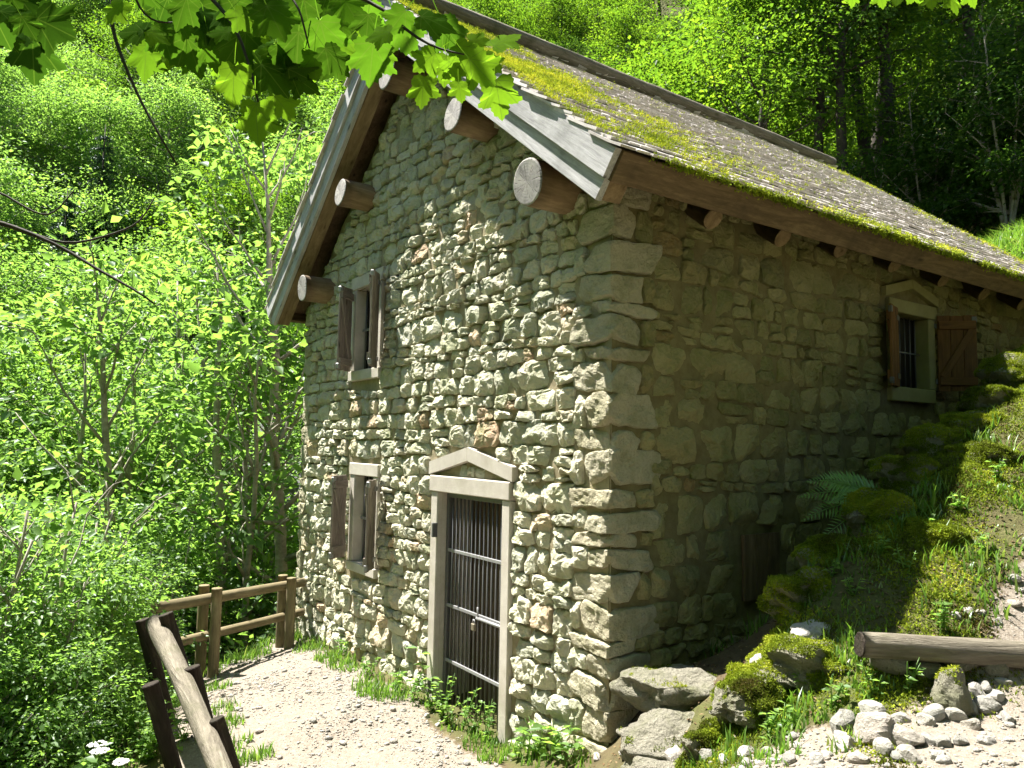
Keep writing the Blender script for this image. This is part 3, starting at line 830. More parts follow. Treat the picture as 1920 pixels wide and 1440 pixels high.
slanted_block('pediment_stone', ds, (-2.47, 2.024), (-1.787, 2.168), 0.118, facade_w, -0.12, 0.062)
slanted_block('pediment_stone', ds, (-1.783, 2.168), (-1.09, 2.020), 0.118, facade_w, -0.12, 0.062)
gate = part_group('gate', (-1.77, 0.06, 0))
G0, G1, GT, GB = -0.52, 0.52, 1.86, -0.14
def bar(name, parent, p, q, r, mat, n=6):
    M, L = along(p, q)
    V, F = tube([(-L / 2, 0, 0), (L / 2, 0, 0)], r, n)
    return put(name, mesh(name, V, F, mat, True), parent, M)
fr = Acc()
for x0, x1, z0, z1 in ((G0, G0 + .04, GB, GT), (G1 - .04, G1, GB, GT), (G0 + .04, G1 - .04, GT - .04, GT), (G0 + .04, G1 - .04, GB, GB + .04)):
    V, F = chamfer_box(x1 - x0, 0.04, z1 - z0, 0.003); fr.add(V + np.array([(x0 + x1) / 2, 0, (z0 + z1) / 2]), F)
put('gate_frame', fr.mesh('gate_frame', M_IRON), gate)
for i in range(14):
    x = G0 + 0.04 + (i + 0.7) * (G1 - G0 - 0.08) / 14.4
    bar('bar', gate, (x, 0, GB + .03), (x, 0, GT - .03), 0.0085, M_IRON)
for z in (1.34, 0.845, 0.355):
    M, L = along((G0 + .03, -0.012, z), (G1 - .03, -0.012, z))
    V, F = chamfer_box(L, 0.014, 0.03, 0.003)
    put('crossbar', mesh('crossbar', V, F, M_STEEL), gate, M)
bar('bolt', gate, (0.08, -0.045, 0.835), (0.55, -0.045, 0.835), 0.014, M_STEEL, 8)
bar('bolt_handle', gate, (0.10, -0.045, 0.835), (0.10, -0.05, 0.93), 0.008, M_STEEL, 6)
V, F = chamfer_box(0.055, 0.03, 0.06, 0.006)
pl = put('padlock', mesh('padlock', V, F, M_BRASS), gate, loc=(0.05, -0.055, 0.755))
pts = [(math.cos(a) * 0.02, 0, 0.03 + math.sin(a) * 0.032) for a in np.linspace(0, math.pi, 8)]
V, F = tube(pts, 0.005, 6)
put('shackle', mesh('shackle', V, F, M_STEEL, True), gate, loc=(0.05, -0.055, 0.755))
for z in (1.52, 0.12):
    V, F = chamfer_box(0.03, 0.05, 0.13, 0.004)
    put('hinge', mesh('hinge', V, F, M_IRON), gate, loc=(G0 - .018, -0.135, z))
pdoor = part_group('plank_door', (-1.77, 0.34, 0))
for i in range(6):
    V, F = rough_board(2.15, 0.172, 0.035, 70 + i, 6, 0.003)
    put('plank', mesh('plank', V, F, M_DOORWOOD), pdoor, frame_matrix((-0.44 + i * 0.176, 0, 0.82), (0, 0, 1), (1, 0, 0), (0, 1, 0)))

# --- windows with bars and shutters
def shutter(name, hinge, direction, width, z0, z1, mat, side, iron=None):
    """planks along z; direction = unit (x, y) from the hinge; side = +1/-1 the face that carries the battens"""
    d = Vector((direction[0], direction[1], 0)).normalized(); n = Vector((-d.y, d.x, 0)) * side
    H = z1 - z0
    p = bpy.data.objects.new(name, None); p.empty_display_size = 0.1
    COL.objects.link(p); p.parent = house
    p.matrix_local = frame_matrix((hinge[0], hinge[1], (z0 + z1) / 2), d, n, Vector((0, 0, 1)) if d.cross(n).z > 0 else Vector((0, 0, 1)))
    np_ = 3
    for i in range(np_):
        w = width / np_
        V, F = rough_board(H * (1 - 0.01 * (i % 2)), w - 0.004, 0.022, 200 + i + int(abs(hinge[0]) * 10), 6, 0.002, 0.003)
        put('plank', mesh('plank', V, F, mat), p, frame_matrix(((i + .5) * w, 0, 0), (0, 0, 1), (1, 0, 0), (0, 1, 0)))
    for zz in (-H / 2 + 0.10, H / 2 - 0.10):
        V, F = rough_board(width * 0.94, 0.022, 0.085, 31, 3, 0.002, 0.003)
        put('batten', mesh('batten', V, F, mat), p, loc=(width / 2, 0.0225, zz))
        V, F = chamfer_box(0.10, 0.006, 0.05, 0.002)
        put('hinge_strap', mesh('hinge_strap', V, F, iron or M_STEEL), p, loc=(0.03, -0.0145, zz))
        V, F = chamfer_box(0.05, 0.034, 0.06, 0.004)
        put('corner_plate', mesh('corner_plate', V, F, iron or M_STEEL), p, loc=(width - 0.02, 0.0, zz + (0.055 if zz > 0 else -0.055)))
    M, L = along((0.04, 0.0225, -H / 2 + 0.145), (width - 0.04, 0.0225, H / 2 - 0.145), (0, 1, 0))
    V, F = rough_board(L, 0.07, 0.020, 33, 3, 0.002, 0.003)
    put('brace', mesh('brace', V, F, mat), p, M)
    return p
def window_front(x0, x1, z0, z1, lint, sill, jw):
    w = part_group('window')
    a, b = x0 - jw, x1 + jw
    block('jamb', w, a, x0, -0.045, 0.25, z0, z1, M_DRESSED)
    block('jamb', w, x1, b, -0.045, 0.25, z0, z1, M_DRESSED)
    block('lintel', w, a - .012, b + .012, -0.055, 0.25, z1 + .002, z1 + lint, M_DRESSED)
    block('sill', w, a - .008, b + .008, -0.062, 0.25, z0 - sill, z0 - .002, M_DRESSED)
    n = 5
    for i in range(n):
        x = x0 + (i + .5) * (x1 - x0) / n
        bar('bar', w, (x, 0.065, z0), (x, 0.065, z1), 0.008, M_IRON)
    zc = (z0 + z1) / 2
    M, L = along((x0, 0.05, zc), (x1, 0.05, zc))
    V, F = chamfer_box(L, 0.012, 0.028, 0.002)
    put('crossbar', mesh('crossbar', V, F, M_STEEL), w, M)
    block('unlit_room_sheet', w, x0, x1, 0.10, 0.11, z0, z1, M_UNLITROOM, 0.001)
M_UNLITROOM = mat_plain('unlit_interior', (0.012, 0.011, 0.010), 0.5)  # near-black sheet painted as the unlit room behind the bars
window_front(LOWWIN[0] + 0.0, LOWWIN[1], LOWWIN[2], LOWWIN[3], 0.14, 0.105, 0.13)
window_front(UPWIN[0], UPWIN[1], UPWIN[2], UPWIN[3], 0.15, 0.12, 0.13)
def dirf(theta, right):
    t = math.radians(theta)
    return (-math.cos(t), -math.sin(t)) if right else (math.cos(t), -math.sin(t))
shutter('shutter', (-4.43, -0.075), dirf(58, False), 0.26, 1.0, 1.93, M_SHUTTER, 1)
shutter('shutter', (-3.62, -0.075), dirf(139, True), 0.28, 0.98, 1.92, M_SHUTTER, -1)
shutter('shutter', (-4.46, -0.075), dirf(53, False), 0.27, 3.13, 4.11, M_SHUTTER, 1)
shutter('shutter', (-3.71, -0.075), dirf(141, True), 0.29, 3.12, 4.16, M_SHUTTER, -1)
w = part_group('window')
y0, y1, z0, z1 = SIDEWIN
block('jamb', w, -0.25, 0.05, y0 - .13, y0, z0, z1, M_DRESSED_SHADED)
block('jamb', w, -0.25, 0.05, y1, y1 + .13, z0, z1, M_DRESSED_SHADED)
block('lintel', w, -0.25, 0.06, y0 - .15, y1 + .15, z1 + .002, z1 + .135, M_DRESSED_SHADED)
block('sill', w, -0.25, 0.065, y0 - .15, y1 + .08, z0 - .14, z0 - .002, M_DRESSED_SHADED)
slanted_block('pediment_stone', w, (3.45, 3.80), (3.948, 3.93), 0.095, side_w, -0.1, 0.055, M_DRESSED_SHADED)
slanted_block('pediment_stone', w, (3.952, 3.93), (4.45, 3.80), 0.095, side_w, -0.1, 0.055, M_DRESSED_SHADED)
for i in range(6):
    y = y0 + (i + .5) * (y1 - y0) / 6
    bar('bar', w, (-0.07, y, z0), (-0.07, y, z1), 0.008, M_IRON)
bar('crossbar', w, (-0.055, y0, (z0 + z1) / 2), (-0.055, y1, (z0 + z1) / 2), 0.008, M_STEEL)
block('unlit_room_sheet', w, -0.11, -0.10, y0, y1, z0, z1, M_UNLITROOM, 0.001)
t = math.radians(132)
shutter('shutter', (0.075, 4.36), (math.sin(t), -math.cos(t)), 0.36, 2.93, 3.70, M_SHUTTERBROWN, -1, M_IRON)
t = math.radians(163)
shutter('shutter', (0.075, 3.60), (math.sin(t), math.cos(t)), 0.30, 2.93, 3.69, M_SHUTTERBROWN, -1, M_IRON)
# low wooden hatch in the side wall
hat = part_group('hatch', (0.03, 1.57, 1.40))
for i in range(3):
    V, F = rough_board(0.50, 0.145, 0.03, 300 + i, 4, 0.003)
    put('plank', mesh('plank', V, F, M_BROWNWOOD), hat, frame_matrix((0, -0.15 + i * 0.15, 0), (0, 0, 1), (0, 1, 0), (-1, 0, 0)))

# --- roof timbers
US = np.array([-math.cos(AL), 0, math.sin(AL)]); NS = np.array([math.sin(AL), 0, math.cos(AL)])      # up the right slope, and its normal
UL = np.array([math.cos(AL), 0, math.sin(AL)]); NL = np.array([-math.sin(AL), 0, math.cos(AL)])
ER = np.array([EAVE_X, 0, EAVE_Z]); EL = np.array([2 * RX - EAVE_X, 0, EAVE_Z])
SLEN = (EAVE_X - RX) / math.cos(AL)
YB = DEPTH + VERGE
def slope_pt(side, s, y, n):
    b, u, m = (ER, US, NS) if side > 0 else (EL, UL, NL)
    return b + u * s + m * n + np.array([0, y, 0])
def slope_board(name, parent, side, s0, s1, y0, y1, n0, n1, mat, seed, nseg=14, amp=0.003, c=0.005):
    """a board that runs up the slope"""
    b, u, m = (ER, US, NS) if side > 0 else (EL, UL, NL)
    V, F = rough_board(s1 - s0, y1 - y0, n1 - n0, seed, nseg, amp, c)
    ex = Vector(u); ez = Vector(m); ey = ez.cross(ex)
    return put(name, mesh(name, V, F, mat), parent, frame_matrix(slope_pt(side, (s0 + s1) / 2, (y0 + y1) / 2, (n0 + n1) / 2), ex, ey, ez))
def eave_board(name, parent, side, s0, s1, y0, y1, n0, n1, mat, seed, nseg=24, amp=0.003):
    """a board that runs along the eave"""
    b, u, m = (ER, US, NS) if side > 0 else (EL, UL, NL)
    V, F = rough_board(y1 - y0, s1 - s0, n1 - n0, seed, nseg, amp, 0.006)
    ex = Vector((0, 1, 0)); ez = Vector(m); ey = ez.cross(ex)
    return put(name, mesh(name, V, F, mat), parent, frame_matrix(slope_pt(side, (s0 + s1) / 2, (y0 + y1) / 2, (n0 + n1) / 2), ex, ey, ez))
roof = part_group('roof')
for side in (1, -1):
    V = [slope_pt(side, s, y, n) for n in (-0.055, -0.003) for s, y in ((0.0, -VERGE + .02), (SLEN, -VERGE + .02), (SLEN, YB), (0.0, YB))]
    put('roof_deck', mesh('roof_deck', V, [[0, 1, 2, 3], [7, 6, 5, 4]] + [[i, (i + 1) % 4, 4 + (i + 1) % 4, 4 + i] for i in range(4)], M_BROWNWOOD), roof)
    slope_board('barge_board', house, side, -0.02, SLEN - 0.01, -VERGE - .035, -VERGE + .015, -0.195, 0.0, M_GREYWOOD, 51 + side)
    slope_board('barge_board', house, side, 0.0, SLEN - 0.12, -VERGE + .0, -VERGE + .05, -0.345, -0.15, M_GREYWOOD, 61 + side)
    slope_board('verge_rafter', house, side, 0.02, SLEN - 0.22, -VERGE + .055, -VERGE + .22, -0.34, -0.06, M_LOGWOOD, 71 + side)
    slope_board('barge_board', house, side, -0.02, SLEN - 0.01, YB - .01, YB + .03, -0.30, 0.0, M_GREYWOOD, 81 + side)
    eave_board('fascia_board', house, side, -0.045, -0.002, -VERGE + .018, YB - .02, -0.20, 0.0, M_BROWNWOOD, 91 + side)
    ys = [0.772, 1.606, 2.47, 3.355, 4.22, 5.08, 5.95, 6.75] if side > 0 else [0.8, 1.7, 2.6, 3.5, 4.4, 5.3, 6.2]
    for k, y in enumerate(ys):
        V, F, MI, SM = log_mesh(SLEN - 0.1, 0.085, 0.075, 500 + k * 3 + side, 12, 6, 0.07)
        b, u, m = (ER, US, NS) if side > 0 else (EL, UL, NL)
        ex = Vector(u); ez = Vector(m); ey = ez.cross(ex)
        rr = random.Random(k * 7 + side)
        put('rafter', mesh('rafter', V, F, [M_LOGWOOD, M_LOGWOOD], SM, mat_index=MI), house,
            frame_matrix(slope_pt(side, SLEN / 2 + 0.09 + rr.uniform(-.03, .05), y, -0.262 - rr.uniform(0.0, 0.03)), ex, ey, ez))
for k, (x, z, r) in enumerate(((-0.47, 4.215, 0.172), (-1.59, 5.13, 0.152), (-2.98, 6.08, 0.175), (-4.12, 5.13, 0.155), (-5.28, 4.22, 0.165))):
    V, F, MI, SM = log_mesh(1.3, r, r * 0.97, 600 + k * 5, 26, 8, 0.045, 0.0, (-0.10, 0.06, 0.05, 0.08, -0.06)[k])
    put('purlin', mesh('purlin', V, F, [M_LOGWOOD, M_LOGEND], SM, mat_index=MI), house, frame_matrix((x, -VERGE + 0.02 + 0.65, z), (0, 1, 0), (0, 0, 1), (1, 0, 0)))
V, F, MI, SM = log_mesh(YB + VERGE + 0.05, 0.10, 0.09, 640, 12, 30, 0.10)
put('ridge_pole', mesh('ridge_pole', V, F, [M_RAILLOG, M_LOGEND], SM, mat_index=MI), house, frame_matrix((RX, (YB - VERGE) / 2, APEX_Z + 0.105), (0, 1, 0), (0, 0, 1), (1, 0, 0)))

# --- shingles: the 300 that show largest one by one, the rest as one part
def shingle(side, s, y, w, seed):
    r = np.random.default_rng(seed)
    L = 0.36 + r.uniform(-.02, .02); th = r.uniform(0.014, 0.020)
    lift = 0.040 + r.uniform(-0.003, 0.004)
    b, u, m = (ER, US, NS) if side > 0 else (EL, UL, NL)
    pts = []
    skew = r.normal(0, 0.008)
    curl = r.uniform(0, 0.004)
    for ss, nn in ((0.0, lift + curl), (0.13, lift - 0.016), (L, 0.006)):
        for yy in (-w / 2, w / 2):
            pts.append((ss + (skew if yy > 0 else -skew), yy, nn + (r.normal(0, 0.0012))))
    top = np.array(pts); bot = top.copy(); bot[:, 2] -= th
    A = np.concatenate([top, bot])
    Wd = b + np.outer(s + A[:, 0], u) + np.outer(A[:, 2], m) + np.outer(y + A[:, 1], [0, 1, 0])
    F = [[0, 1, 3, 2], [2, 3, 5, 4], [7, 6, 8, 9], [9, 8, 10, 11], [1, 0, 6, 7], [0, 2, 8, 6], [2, 4, 10, 8], [3, 1, 7, 9], [5, 3, 9, 11]]
    if side > 0: F = [f[::-1] for f in F]
    return Wd, F
sh = []
r = np.random.default_rng(99)
EXPO = 0.152
for side in (1, -1):
    nrow = int((SLEN - 0.05) / EXPO)
    for i in range(nrow):
        s = -0.075 + i * EXPO
        y = -VERGE - 0.05 + r.uniform(-.03, .02)
        while y < YB + 0.02:
            wd = r.uniform(0.08, 0.17)
            V, F = shingle(side, s + r.normal(0, 0.004), y + wd / 2, wd - 0.004, int(r.integers(1 << 30)))
            t = np.clip(r.beta(2, 2) + (0.25 if r.random() < 0.05 else 0), 0, 1)
            c = V.mean(0) - CAM
            sh.append((V, F, t, (1 if side > 0 else 0.01) / (c @ c) ** 1.0))
            y += wd
order = sorted(range(len(sh)), key=lambda i: -sh[i][3])
acc = Acc()
for rank, i in enumerate(order):
    V, F, t, _ = sh[i]
    if rank < 300:
        c = V.mean(0)
        put('shingle', mesh('shingle', V - c, F, M_SHINGLE, False, t), roof, loc=c)
    else: acc.add(V, F, t)
put('shingles', acc.mesh('shingles', M_SHINGLE), roof)['kind'] = 'stuff'

# moss cushions on the shingles
def tufts(P, Nn, size, seed, blades=5, spread=0.9):
    """little upright blades at points P with normals Nn"""
    r = np.random.default_rng(seed)
    n = len(P)
    P = np.repeat(P, blades, 0); Nn = np.repeat(Nn, blades, 0)
    sz = np.repeat(np.broadcast_to(size, (n,)), blades) * r.uniform(0.6, 1.3, n * blades)
    d = Nn + r.normal(size=P.shape) * spread; d /= np.linalg.norm(d, axis=1)[:, None]
    side = np.cross(d, r.normal(size=P.shape)); side /= np.linalg.norm(side, axis=1)[:, None] + 1e-9
    b = P + r.normal(size=P.shape) * (sz * 0.5)[:, None]
    V = np.stack([b - side * (sz * .32)[:, None], b + side * (sz * .32)[:, None], b + d * sz[:, None]], 1).reshape(-1, 3)
    F = np.arange(len(V)).reshape(-1, 3)
    patch = fbm(P * 5.5, seed + 11, 3)
    tint = np.repeat(np.clip(0.5 + 0.75 * patch + 0.35 * (np.repeat(r.beta(2, 2, n), blades) - .5) + r.normal(0, .10, n * blades), 0, 1), 3)
    return V, F, tint
r = np.random.default_rng(123)
n = 85000
s = r.uniform(-0.06, SLEN - .1, n); y = r.uniform(-VERGE - .04, YB, n)
q = np.column_stack([s * 1.6, y * 1.3, np.zeros(n)])
dens = 0.07 + 0.55 * np.exp(-((s - 0.0) / 0.22) ** 2) * smooth(9, 1, y) + 1.5 * np.exp(-((y - 0.05) / 1.05) ** 2) * smooth(-.2, .5, s) + 0.35 * smooth(6.4, 7.4, y)
row = np.abs(((s + 0.075) / EXPO) % 1.0)
dens = dens * (0.55 + 1.9 * fbm(q, 3, 3)) + 0.40 * fbm(q * 5, 9, 2)
dens = dens * (0.55 + 0.6 * smooth(0.55, 1.0, row) + 0.25 * smooth(0.25, 0.0, row))
keep = r.random(n) < np.clip(dens - 0.10, 0, 1) ** 1.15
s, y = s[keep], y[keep]
P = ER + np.outer(s, US) + np.outer(np.full(len(s), 0.036) + 0.012 * r.random(len(s)), NS) + np.outer(y, [0, 1, 0])
V, F, t = tufts(P, np.broadcast_to(NS, P.shape), 0.016, 5, 4)
put('roof_moss', mesh('roof_moss', V, F, M_ROOFMOSS, False, t), house)['kind'] = 'stuff'
# moss hanging from the shingle tails above the fascia
n = 4000
y = r.uniform(-VERGE, YB, n)
keep = r.random(n) < np.clip(0.55 + 0.9 * fbm(np.column_stack([y * 2.2, y * 0, y * 0]), 4), 0, 1) * smooth(-.3, .3, y)
y = y[keep]
P = ER + np.outer(r.uniform(-0.10, -0.05, len(y)), US) + np.outer(r.uniform(0.0, 0.045, len(y)), NS) + np.outer(y, [0, 1, 0])
V, F, t = tufts(P, np.broadcast_to(-US * 0.7 - np.array([0, 0, .3]), P.shape), 0.022, 6, 4)
put('eave_moss', mesh('eave_moss', V, F, M_ROOFMOSS, False, t * 0.7), house)['kind'] = 'stuff'

_ONES = 'zeroth first second third fourth fifth sixth seventh eighth ninth tenth eleventh twelfth thirteenth fourteenth fifteenth sixteenth seventeenth eighteenth nineteenth twentieth'.split()
def ordinal(n):
    if n <= 20: return _ONES[n]
    tens = {2: 'twenty', 3: 'thirty', 4: 'forty', 5: 'fifty'}[n // 10]
    return (tens + '-' + _ONES[n % 10]) if n % 10 else {30: 'thirtieth', 40: 'fortieth', 50: 'fiftieth'}[n]
def number_labels(objs, fmt):
    """give look-alikes labels by their order from left to right in the view"""
    def across(o):
        v = Vector(o.location) - Vector(CAM)
        return v.dot(RT) / max(v.dot(FW), 0.1)
    for i, o in enumerate(sorted(objs, key=across)): o['label'] = fmt % ordinal(i + 1)

# ------------------------------------------------------------------ fences
def round_timber(name, parent, p, q, r0, r1, mat, seed, endmat=None, n=12, rings=8, amp=0.04, bend=0.0):
    M, L = along(p, q)
    V, F, MI, SM = log_mesh(L, r0, r1, seed, n, rings, amp, bend)
    return put(name, mesh(name, V, F, [mat, endmat or mat], SM, mat_index=MI), parent, M)
def gz(x, y): return float(ground_z(x, y)[0])
rf = thing('rail_fence', 'tan round timber fence with paired posts at the house corner', 'fence', (-5.0, -1.3, gz(-5.0, -1.3)))
rf_o = np.array(rf.location)
def rel(p): return tuple(np.array(p) - rf_o)
for k, (x, y) in enumerate(((-4.99, -1.32), (-5.24, -1.40), (-5.44, -0.33), (-5.68, -0.36))):
    z = gz(x, y)
    zt = (0.66, 0.66, 0.62, 0.62)[k]
    round_timber('post', rf, rel((x, y, z - .3)), rel((x + 0.005, y, zt)), 0.062, 0.060, M_POSTWOOD, 700 + k, amp=0.02)
round_timber('rail', rf, rel((-4.83, -1.98, 0.545)), rel((-5.78, 0.04, 0.50)), 0.062, 0.056, M_POSTWOOD, 710, amp=0.025)
round_timber('rail', rf, rel((-4.86, -1.86, 0.14)), rel((-5.78, 0.04, 0.13)), 0.052, 0.050, M_POSTWOOD, 711, amp=0.025)
lf = thing('log_fence', 'dark leaning posts carrying a silvered log handrail beside the path', 'fence', (-2.0, -2.4, gz(-2.0, -2.4)))
rf_o = np.array(lf.location)
def pxp(px, py, depth):
    """the place seen at a photograph pixel (1920 wide) at a depth along the view"""
    d = FW + RT * ((px - 960) / 1405.26) - UP * ((py - 720) / 1405.26)
    return np.array(CAM) + np.array(d) * depth
ra = pxp(291, 1168, 6.3); rb = pxp(402, 1440, 4.1); rc = rb + (rb - ra) * 0.55
M, L = along(rel(ra), rel(rc))
round_timber('handrail', lf, rel(ra), rel(rc), 0.076, 0.047, M_RAILLOG, 720, M_LOGEND, 14, 16, 0.10, 0.03)
def rail_depth(py):
    best = None
    for t in np.linspace(-.1, 1.5, 400):
        v = Vector(ra + (rb - ra) * t - CAM)
        yy = 720 - 1405.26 * v.dot(UP) / v.dot(FW)
        if best is None or abs(yy - py) < best[0]: best = (abs(yy - py), v.dot(FW))
    return best[1]
for k, (a, b, off, r) in enumerate((((267, 1163), (302, 1300), .16, .072), ((311, 1152), (352, 1285), -.13, .07), ((283, 1283), (334, 1470), .15, .072), ((360, 1252), (402, 1420), -.15, .066), ((406, 1349), (444, 1470), -.13, .055))):
    d = rail_depth(max(a[1], 1175)) + off
    p = pxp(*a, d); q = pxp(*b, d)
    q = p + (q - p) * 1.9; r *= .84
    round_timber('post', lf, rel(q), rel(p), r * 1.0, r * 0.93, M_DARKPOST, 730 + k, M_DARKPOST, 14, 12, 0.13)
# ------------------------------------------------------------------ rocks, steps and the log beside the path
def rock_obj(name, x, y, size, seed, mat, label=None, cat='rock', group=None, dz=0.0, rz=None, k=5, tint=None, rough=.1, power=3.0, tiltx=0, tilty=0, cuts=7):
    V, F = rock(size, seed, k, power, rough, cuts)
    rr = np.random.default_rng(seed + 1)
    o = put(name, mesh(name, V, F, mat, k > 3, rr.random() if tint is None else tint), None, loc=(x, y, gz(x, y) + dz))
    o.rotation_euler = (tiltx, tilty, rr.uniform(0, 6.28) if rz is None else rz)
    if label: tag(o, label, cat, group)
    return o
VIEW_RZ = math.atan2(RT.y, RT.x)
def step(name, loc, size, seed, label):
    V, F = rock(size, seed, 20, 4.0, 0.20, 9, 2.2)
    o = put(name, mesh(name, V, F, M_GREYROCK, True, 0.95), None, loc=loc)
    o.rotation_euler = (0.05, -0.03, VIEW_RZ)
    return tag(o, label, 'step', 'rough stone steps at the house corner')
step('stone_step', (0.46, 0.13, 0.80), (0.36, 0.27, 0.17), 801, 'large weathered boulder step with mossy top touching the house corner')
step('stone_step', (0.66, -0.12, 0.62), (0.33, 0.20, 0.14), 802, 'flat grey stone step, middle one below the mossy boulder')
step('stone_step', (0.74, -0.30, 0.47), (0.30, 0.19, 0.12), 803, 'lowest flat stone step at the house corner')
rocks_moss = [
    # x, y, z, size, seed, label
    (1.17, -0.04, 0.97, (0.26, 0.20, 0.16), 811, 'rounded boulder covered in bright yellow-green moss at the passage mouth'),
    (1.36, 0.17, 1.17, (0.32, 0.24, 0.15), 812, 'pale-topped mossy boulder, upper one at the passage mouth'),
    (1.06, -0.20, 0.70, (0.19, 0.11, 0.13), 813, 'small mossy slab leaning below the bright mossy boulder'),
    (1.12, 0.55, 1.42, (0.24, 0.24, 0.17), 814, 'mossy rock just above the pale-topped boulder'),
    (1.10, 0.92, 1.66, (0.22, 0.26, 0.15), 820, 'dark mossy rock low on the bank crest before the fern'),
    (1.08, 1.40, 1.88, (0.20, 0.26, 0.16), 815, 'grey rock at the foot of the fern'),
    (1.10, 1.86, 2.12, (0.22, 0.26, 0.16), 821, 'mossy rock on the bank crest just behind the fern'),
    (1.12, 2.26, 2.34, (0.19, 0.24, 0.17), 816, 'grey knobbly rock halfway up the bank crest'),
    (1.12, 2.66, 2.50, (0.24, 0.26, 0.16), 822, 'moss-topped rock above the knobbly rock'),
    (1.14, 3.10, 2.70, (0.22, 0.28, 0.18), 817, 'pale mossy rock in sun high on the bank crest'),
    (1.16, 3.62, 2.94, (0.26, 0.36, 0.20), 818, 'large pale rock near the top of the bank crest'),
    (1.18, 4.2, 3.2, (0.26, 0.36, 0.20), 823, 'topmost rock of the bank crest, below the window'),
    (1.42, 2.15, 2.26, (0.24, 0.22, 0.15), 819, 'grey rock half sunk in grass beside the bank crest'),
    (1.50, 1.25, 1.80, (0.20, 0.16, 0.10), 824, 'low flat rock in the grass of the bank'),
]
for x, y, z, size, seed, label in rocks_moss:
    V, F = rock(size, seed, 20, 3.2, 0.28, 10, 1.9)
    o = put('mossy_rock', mesh('mossy_rock', V, F, M_GREYROCK, False, 0.9), None, loc=(x, y, z))
    o.rotation_euler = (0, 0, seed * 1.3)
    tag(o, label, 'rock', 'rocks along the bank')
# (the pointed boulder is set further down, once place_px exists)
for x, y, z, size, seed, label in ((1.36, .27, 1.33, (.13, .09, .05), 871, 'pale flat stone capping the upper mossy boulder'), (1.17, .06, 1.15, (.075, .06, .045), 872, 'small pale stone poking out of the lower mossy boulder')):
    V, F = rock(size, seed, 12, 3.0, .2, 8)
    o = put('cap_stone', mesh('cap_stone', V, F, M_ROCK, False, .5), None, loc=(x, y, z)); o.rotation_euler = (.1, -.15, VIEW_RZ)
    tag(o, label, 'rock', 'rocks along the bank')
# log edging the path
la = pxp(1612, 1190, 3.6); lb = pxp(1925, 1212, 3.6); lb = lb + (lb - la) * 0.6
ls = put('log_step', None)
M, L = along(la, lb)
V, F, MI, SM = log_mesh(L, 0.058, 0.056, 840, 16, 24, 0.16, 0.02)
bpy.data.objects.remove(ls)
ls = put('log_step', mesh('log_step', V, F, [M_RAILLOG, M_DARKPOST], SM, mat_index=MI), None, M)  # dark end face stands in for shadow on the log's end
ls.location.z -= 0.045
tag(ls, 'grey weathered log edging the upper path like a step', 'log')
for k in range(5):
    t = 0.12 + k * 0.13
    p = la + (lb - la) * t
    o = rock_obj('riser_stone', p[0] - .02, p[1] + 0.01, (0.085, 0.06, 0.055), 850 + k, M_GREYROCK, 'brown stone packed under the log step', 'stone', 'stones packed under the log step', rz=0.8)
    o.location.z = la[2] - 0.13 - 0.03 * (k % 2)
# loose pale rocks at the lower right
def place_px(px, py, guess=3.6):
    """walk along the view ray of a photograph pixel to the ground"""
    d = np.array(FW + RT * ((px - 960) / 1405.26) - UP * ((py - 720) / 1405.26))
    ts = np.linspace(1.5, 30, 1200)
    P = CAM + ts[:, None] * d
    g = ground_z(P[:, 0], P[:, 1])
    i = np.argmax(P[:, 2] < g)
    return P[i] if (P[:, 2] < g).any() else CAM + guess * d
P = place_px(1782, 1325)
tag(put('boulder', mesh('boulder', *rock((0.105, 0.09, 0.12), 830, 12, 2.0, 0.16, 9), M_GREYROCK, False, 1.0), None, loc=(P[0], P[1], P[2] + .07)), 'pointed grey boulder with mossy tip below the log step', 'rock', 'rocks along the bank')
LOOSE = 'pale loose rocks strewn beside the path'
big = [(1578, 1368, .10, .075), (1640, 1385, .12, .09), (1697, 1395, .095, .06), (1585, 1402, .08, .055), (1660, 1412, .06, .05), (1705, 1425, .06, .045), (1745, 1395, .05, .035), (1768, 1398, .05, .035),
       (1790, 1352, .07, .05), (1752, 1345, .065, .045), (1735, 1360, .05, .04), (1855, 1330, .08, .045), (1830, 1310, .05, .06), (1820, 1335, .05, .05), (1845, 1295, .055, .04), (1890, 1355, .055, .035),
       (1635, 1340, .08, .05), (1690, 1355, .05, .04), (1330, 1425, .07, .05), (1260, 1425, .085, .06), (1400, 1420, .06, .045), (1360, 1432, .05, .035), (1480, 1432, .05, .04), (1820, 1365, .05, .035),
       (1530, 1430, .05, .035), (1865, 1310, .05, .035), (1880, 1285, .05, .03), (1800, 1395, .04, .03), (1850, 1395, .05, .03), (1760, 1425, .04, .03), (1610, 1430, .05, .04), (1440, 1415, .04, .03),
       (1900, 1090, .05, .035), (1790, 1160, .045, .03), (1840, 1155, .045, .03), (1870, 1170, .04, .03), (1815, 1150, .04, .025), (1175, 1420, .06, .045), (1215, 1398, .05, .04), (1120, 1425, .05, .035),
       (1005, 1412, .035, .025), (950, 1425, .03, .02), (757, 1335, .035, .03), (665, 1352, .03, .02), (800, 1345, .04, .03), (820, 1362, .035, .025)]
for k, (px, py, a, h) in enumerate(big):
    P = place_px(px, py)
    rr = np.random.default_rng(900 + k); a *= .84; h *= .84
    V, F = rock((a, a * rr.uniform(.6, .85), h), 900 + k, 6, 2.8, 0.07, 10)
    o = put('loose_rock', mesh('loose_rock', V, F, M_ROCK, False, rr.uniform(0, 1)), None, loc=(P[0], P[1], P[2] + h * .45))
    o.rotation_euler = (rr.normal(0, .15), rr.normal(0, .15), rr.uniform(0, 6.3))
    tag(o, 'pale angular rock lying loose at the edge of the gravel path', 'rock', LOOSE)
